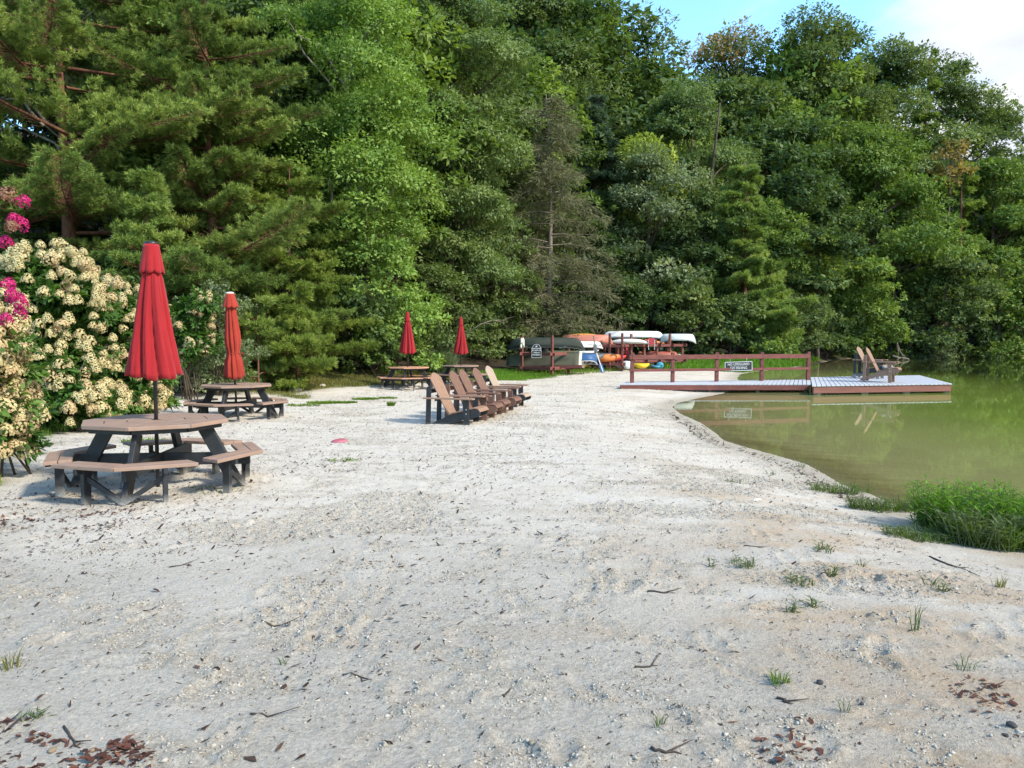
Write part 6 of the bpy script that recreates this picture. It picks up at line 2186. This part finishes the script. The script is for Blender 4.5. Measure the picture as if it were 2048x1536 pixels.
for k, (u0, v0, u1, v1, rad, lab) in enumerate(TWIGS):
    a, b2 = ground(u0, v0), ground(u1, v1)
    r_ = random.Random(k)
    pts = []
    for i in range(6):
        p = a.lerp(b2, i / 5)
        q_ = Vector((p.x + r_.gauss(0, 0.008), p.y + r_.gauss(0, 0.008), 0))
        q_.z = hz1(q_.x, q_.y) + rad * 0.8
        pts.append(q_)
    mb_ = MB()
    mb_.tube(pts, [rad * 1.0, rad * 1.0, rad * 0.9, rad * 0.8, rad * 0.6, rad * 0.3], 6)
    q_ = pts[3]
    e = q_ + (pts[4] - q_).normalized() * 0.09 + Vector((0.03, 0.05, 0.012))
    mb_.tube([q_, e], [rad * 0.7, rad * 0.3], 5)
    o = mb_.build('twig', M['twig'] if 'twig' in M else M.setdefault('twig', simple('twig', (0.05, 0.038, 0.028), 0.9, 0.4, 30)), smooth_=True)
    setp(o, lab, 'twig', 'twigs on the sand')


def stone(label, u, v, size, mat, seed, name='stone', cat='stone'):
    r_ = np.random.default_rng(seed)
    p = ground(u, v)
    bm = bmesh.new()
    bmesh.ops.create_icosphere(bm, subdivisions=3, radius=1)
    for vv in bm.verts:
        n_ = 1 + 0.22 * (float(fbm(np.array([vv.co.x * 1.3 + seed * 3.1 + vv.co.z]), np.array([vv.co.y * 1.3 - vv.co.z * 0.7]), seed, 3)[0]) - 0.5) * 2
        vv.co *= n_
        vv.co.x *= size[0]
        vv.co.y *= size[1]
        vv.co.z *= size[2]
    if size[0] < 0.05:
        bmesh.ops.scale(bm, vec=(0.72, 0.72, 0.72), verts=bm.verts)
    me_ = bpy.data.meshes.new(name)
    bm.to_mesh(me_)
    bm.free()
    for q_ in me_.polygons:
        q_.use_smooth = True
    o = add_obj(name, me_, mat)
    o.location = (p.x, p.y, hz1(p.x, p.y) + size[2] * 0.35)
    o.rotation_euler = (0, 0, seed)
    return setp(o, label, cat)


M['stone_dark'] = simple('stone_dark', (0.045, 0.043, 0.042), 0.8, 0.4, 30, bump=0.4)
M['stone_pale'] = simple('stone_pale', (0.42, 0.37, 0.30), 0.85, 0.25, 10, bump=0.5)
M['stone_brown'] = simple('stone_brown', (0.22, 0.165, 0.10), 0.8, 0.25, 30, bump=0.3)
stone('round dark pebble on the grey sand right of the green tuft', 1640, 1366, (0.021, 0.021, 0.017), M['stone_dark'], 1)
stone('dark stone near the lower right corner of the sand', 2022, 1460, (0.028, 0.022, 0.016), M['stone_dark'], 2)
stone('small dark stone left of the corner one', 2010, 1473, (0.018, 0.014, 0.011), M['stone_dark'], 3)
stone('small dark pebble below the round one', 1724, 1410, (0.014, 0.013, 0.011), M['stone_dark'], 4)
stone('brown flat pebble by the red leaves in the lower left', 104, 1504, (0.025, 0.018, 0.012), M['stone_brown'], 5)
stone('reddish pebble right of the flat brown one', 184, 1503, (0.016, 0.014, 0.011), M['stone_brown'], 6)
stone('pale rock at the grass edge right of the second table', 591, 782, (0.20, 0.12, 0.09), M['stone_pale'], 7, 'rock', 'rock')
stone('second pale rock lying farther up the same grass edge', 645, 773, (0.22, 0.10, 0.06), M['stone_pale'], 8, 'rock', 'rock')
stone('pale rock beside the right canoe rack leg', 1371, 739, (0.30, 0.18, 0.13), M['stone_pale'], 9, 'rock', 'rock')
stone('flat white shell lying on the sand near the water', 1514, 1001, (0.055, 0.022, 0.010), M['boat_white'], 10, 'shell', 'shell')
stone('dark stone on the wet sand below the shell', 1672, 1019, (0.022, 0.018, 0.014), M['stone_dark'], 11)
fp = ground(679, 884)
fr_ = empty('frisbee', 'pink frisbee lying in the sand between the table and the chairs', 'frisbee', (fp.x, fp.y, hz1(fp.x, fp.y) + 0.006))
fr_.rotation_euler = (R(4), R(-3), 0)
M['pink'] = simple('pink', (0.42, 0.12, 0.15), 0.45, 0.1, 6)
MB().lathe([(0.0, 0.028), (0.07, 0.028), (0.105, 0.024), (0.122, 0.012), (0.125, 0.0), (0.118, 0.0), (0.112, 0.012), (0.0, 0.02)], 32).build('disc', M['pink'], fr_, smooth_=True)
MB().tube([(0.085 * cos(a), 0.085 * sin(a), 0.028) for a in [2 * pi * i / 30 for i in range(31)]], 0.003, 5, caps=False).build('ridge', M['pink'], fr_)
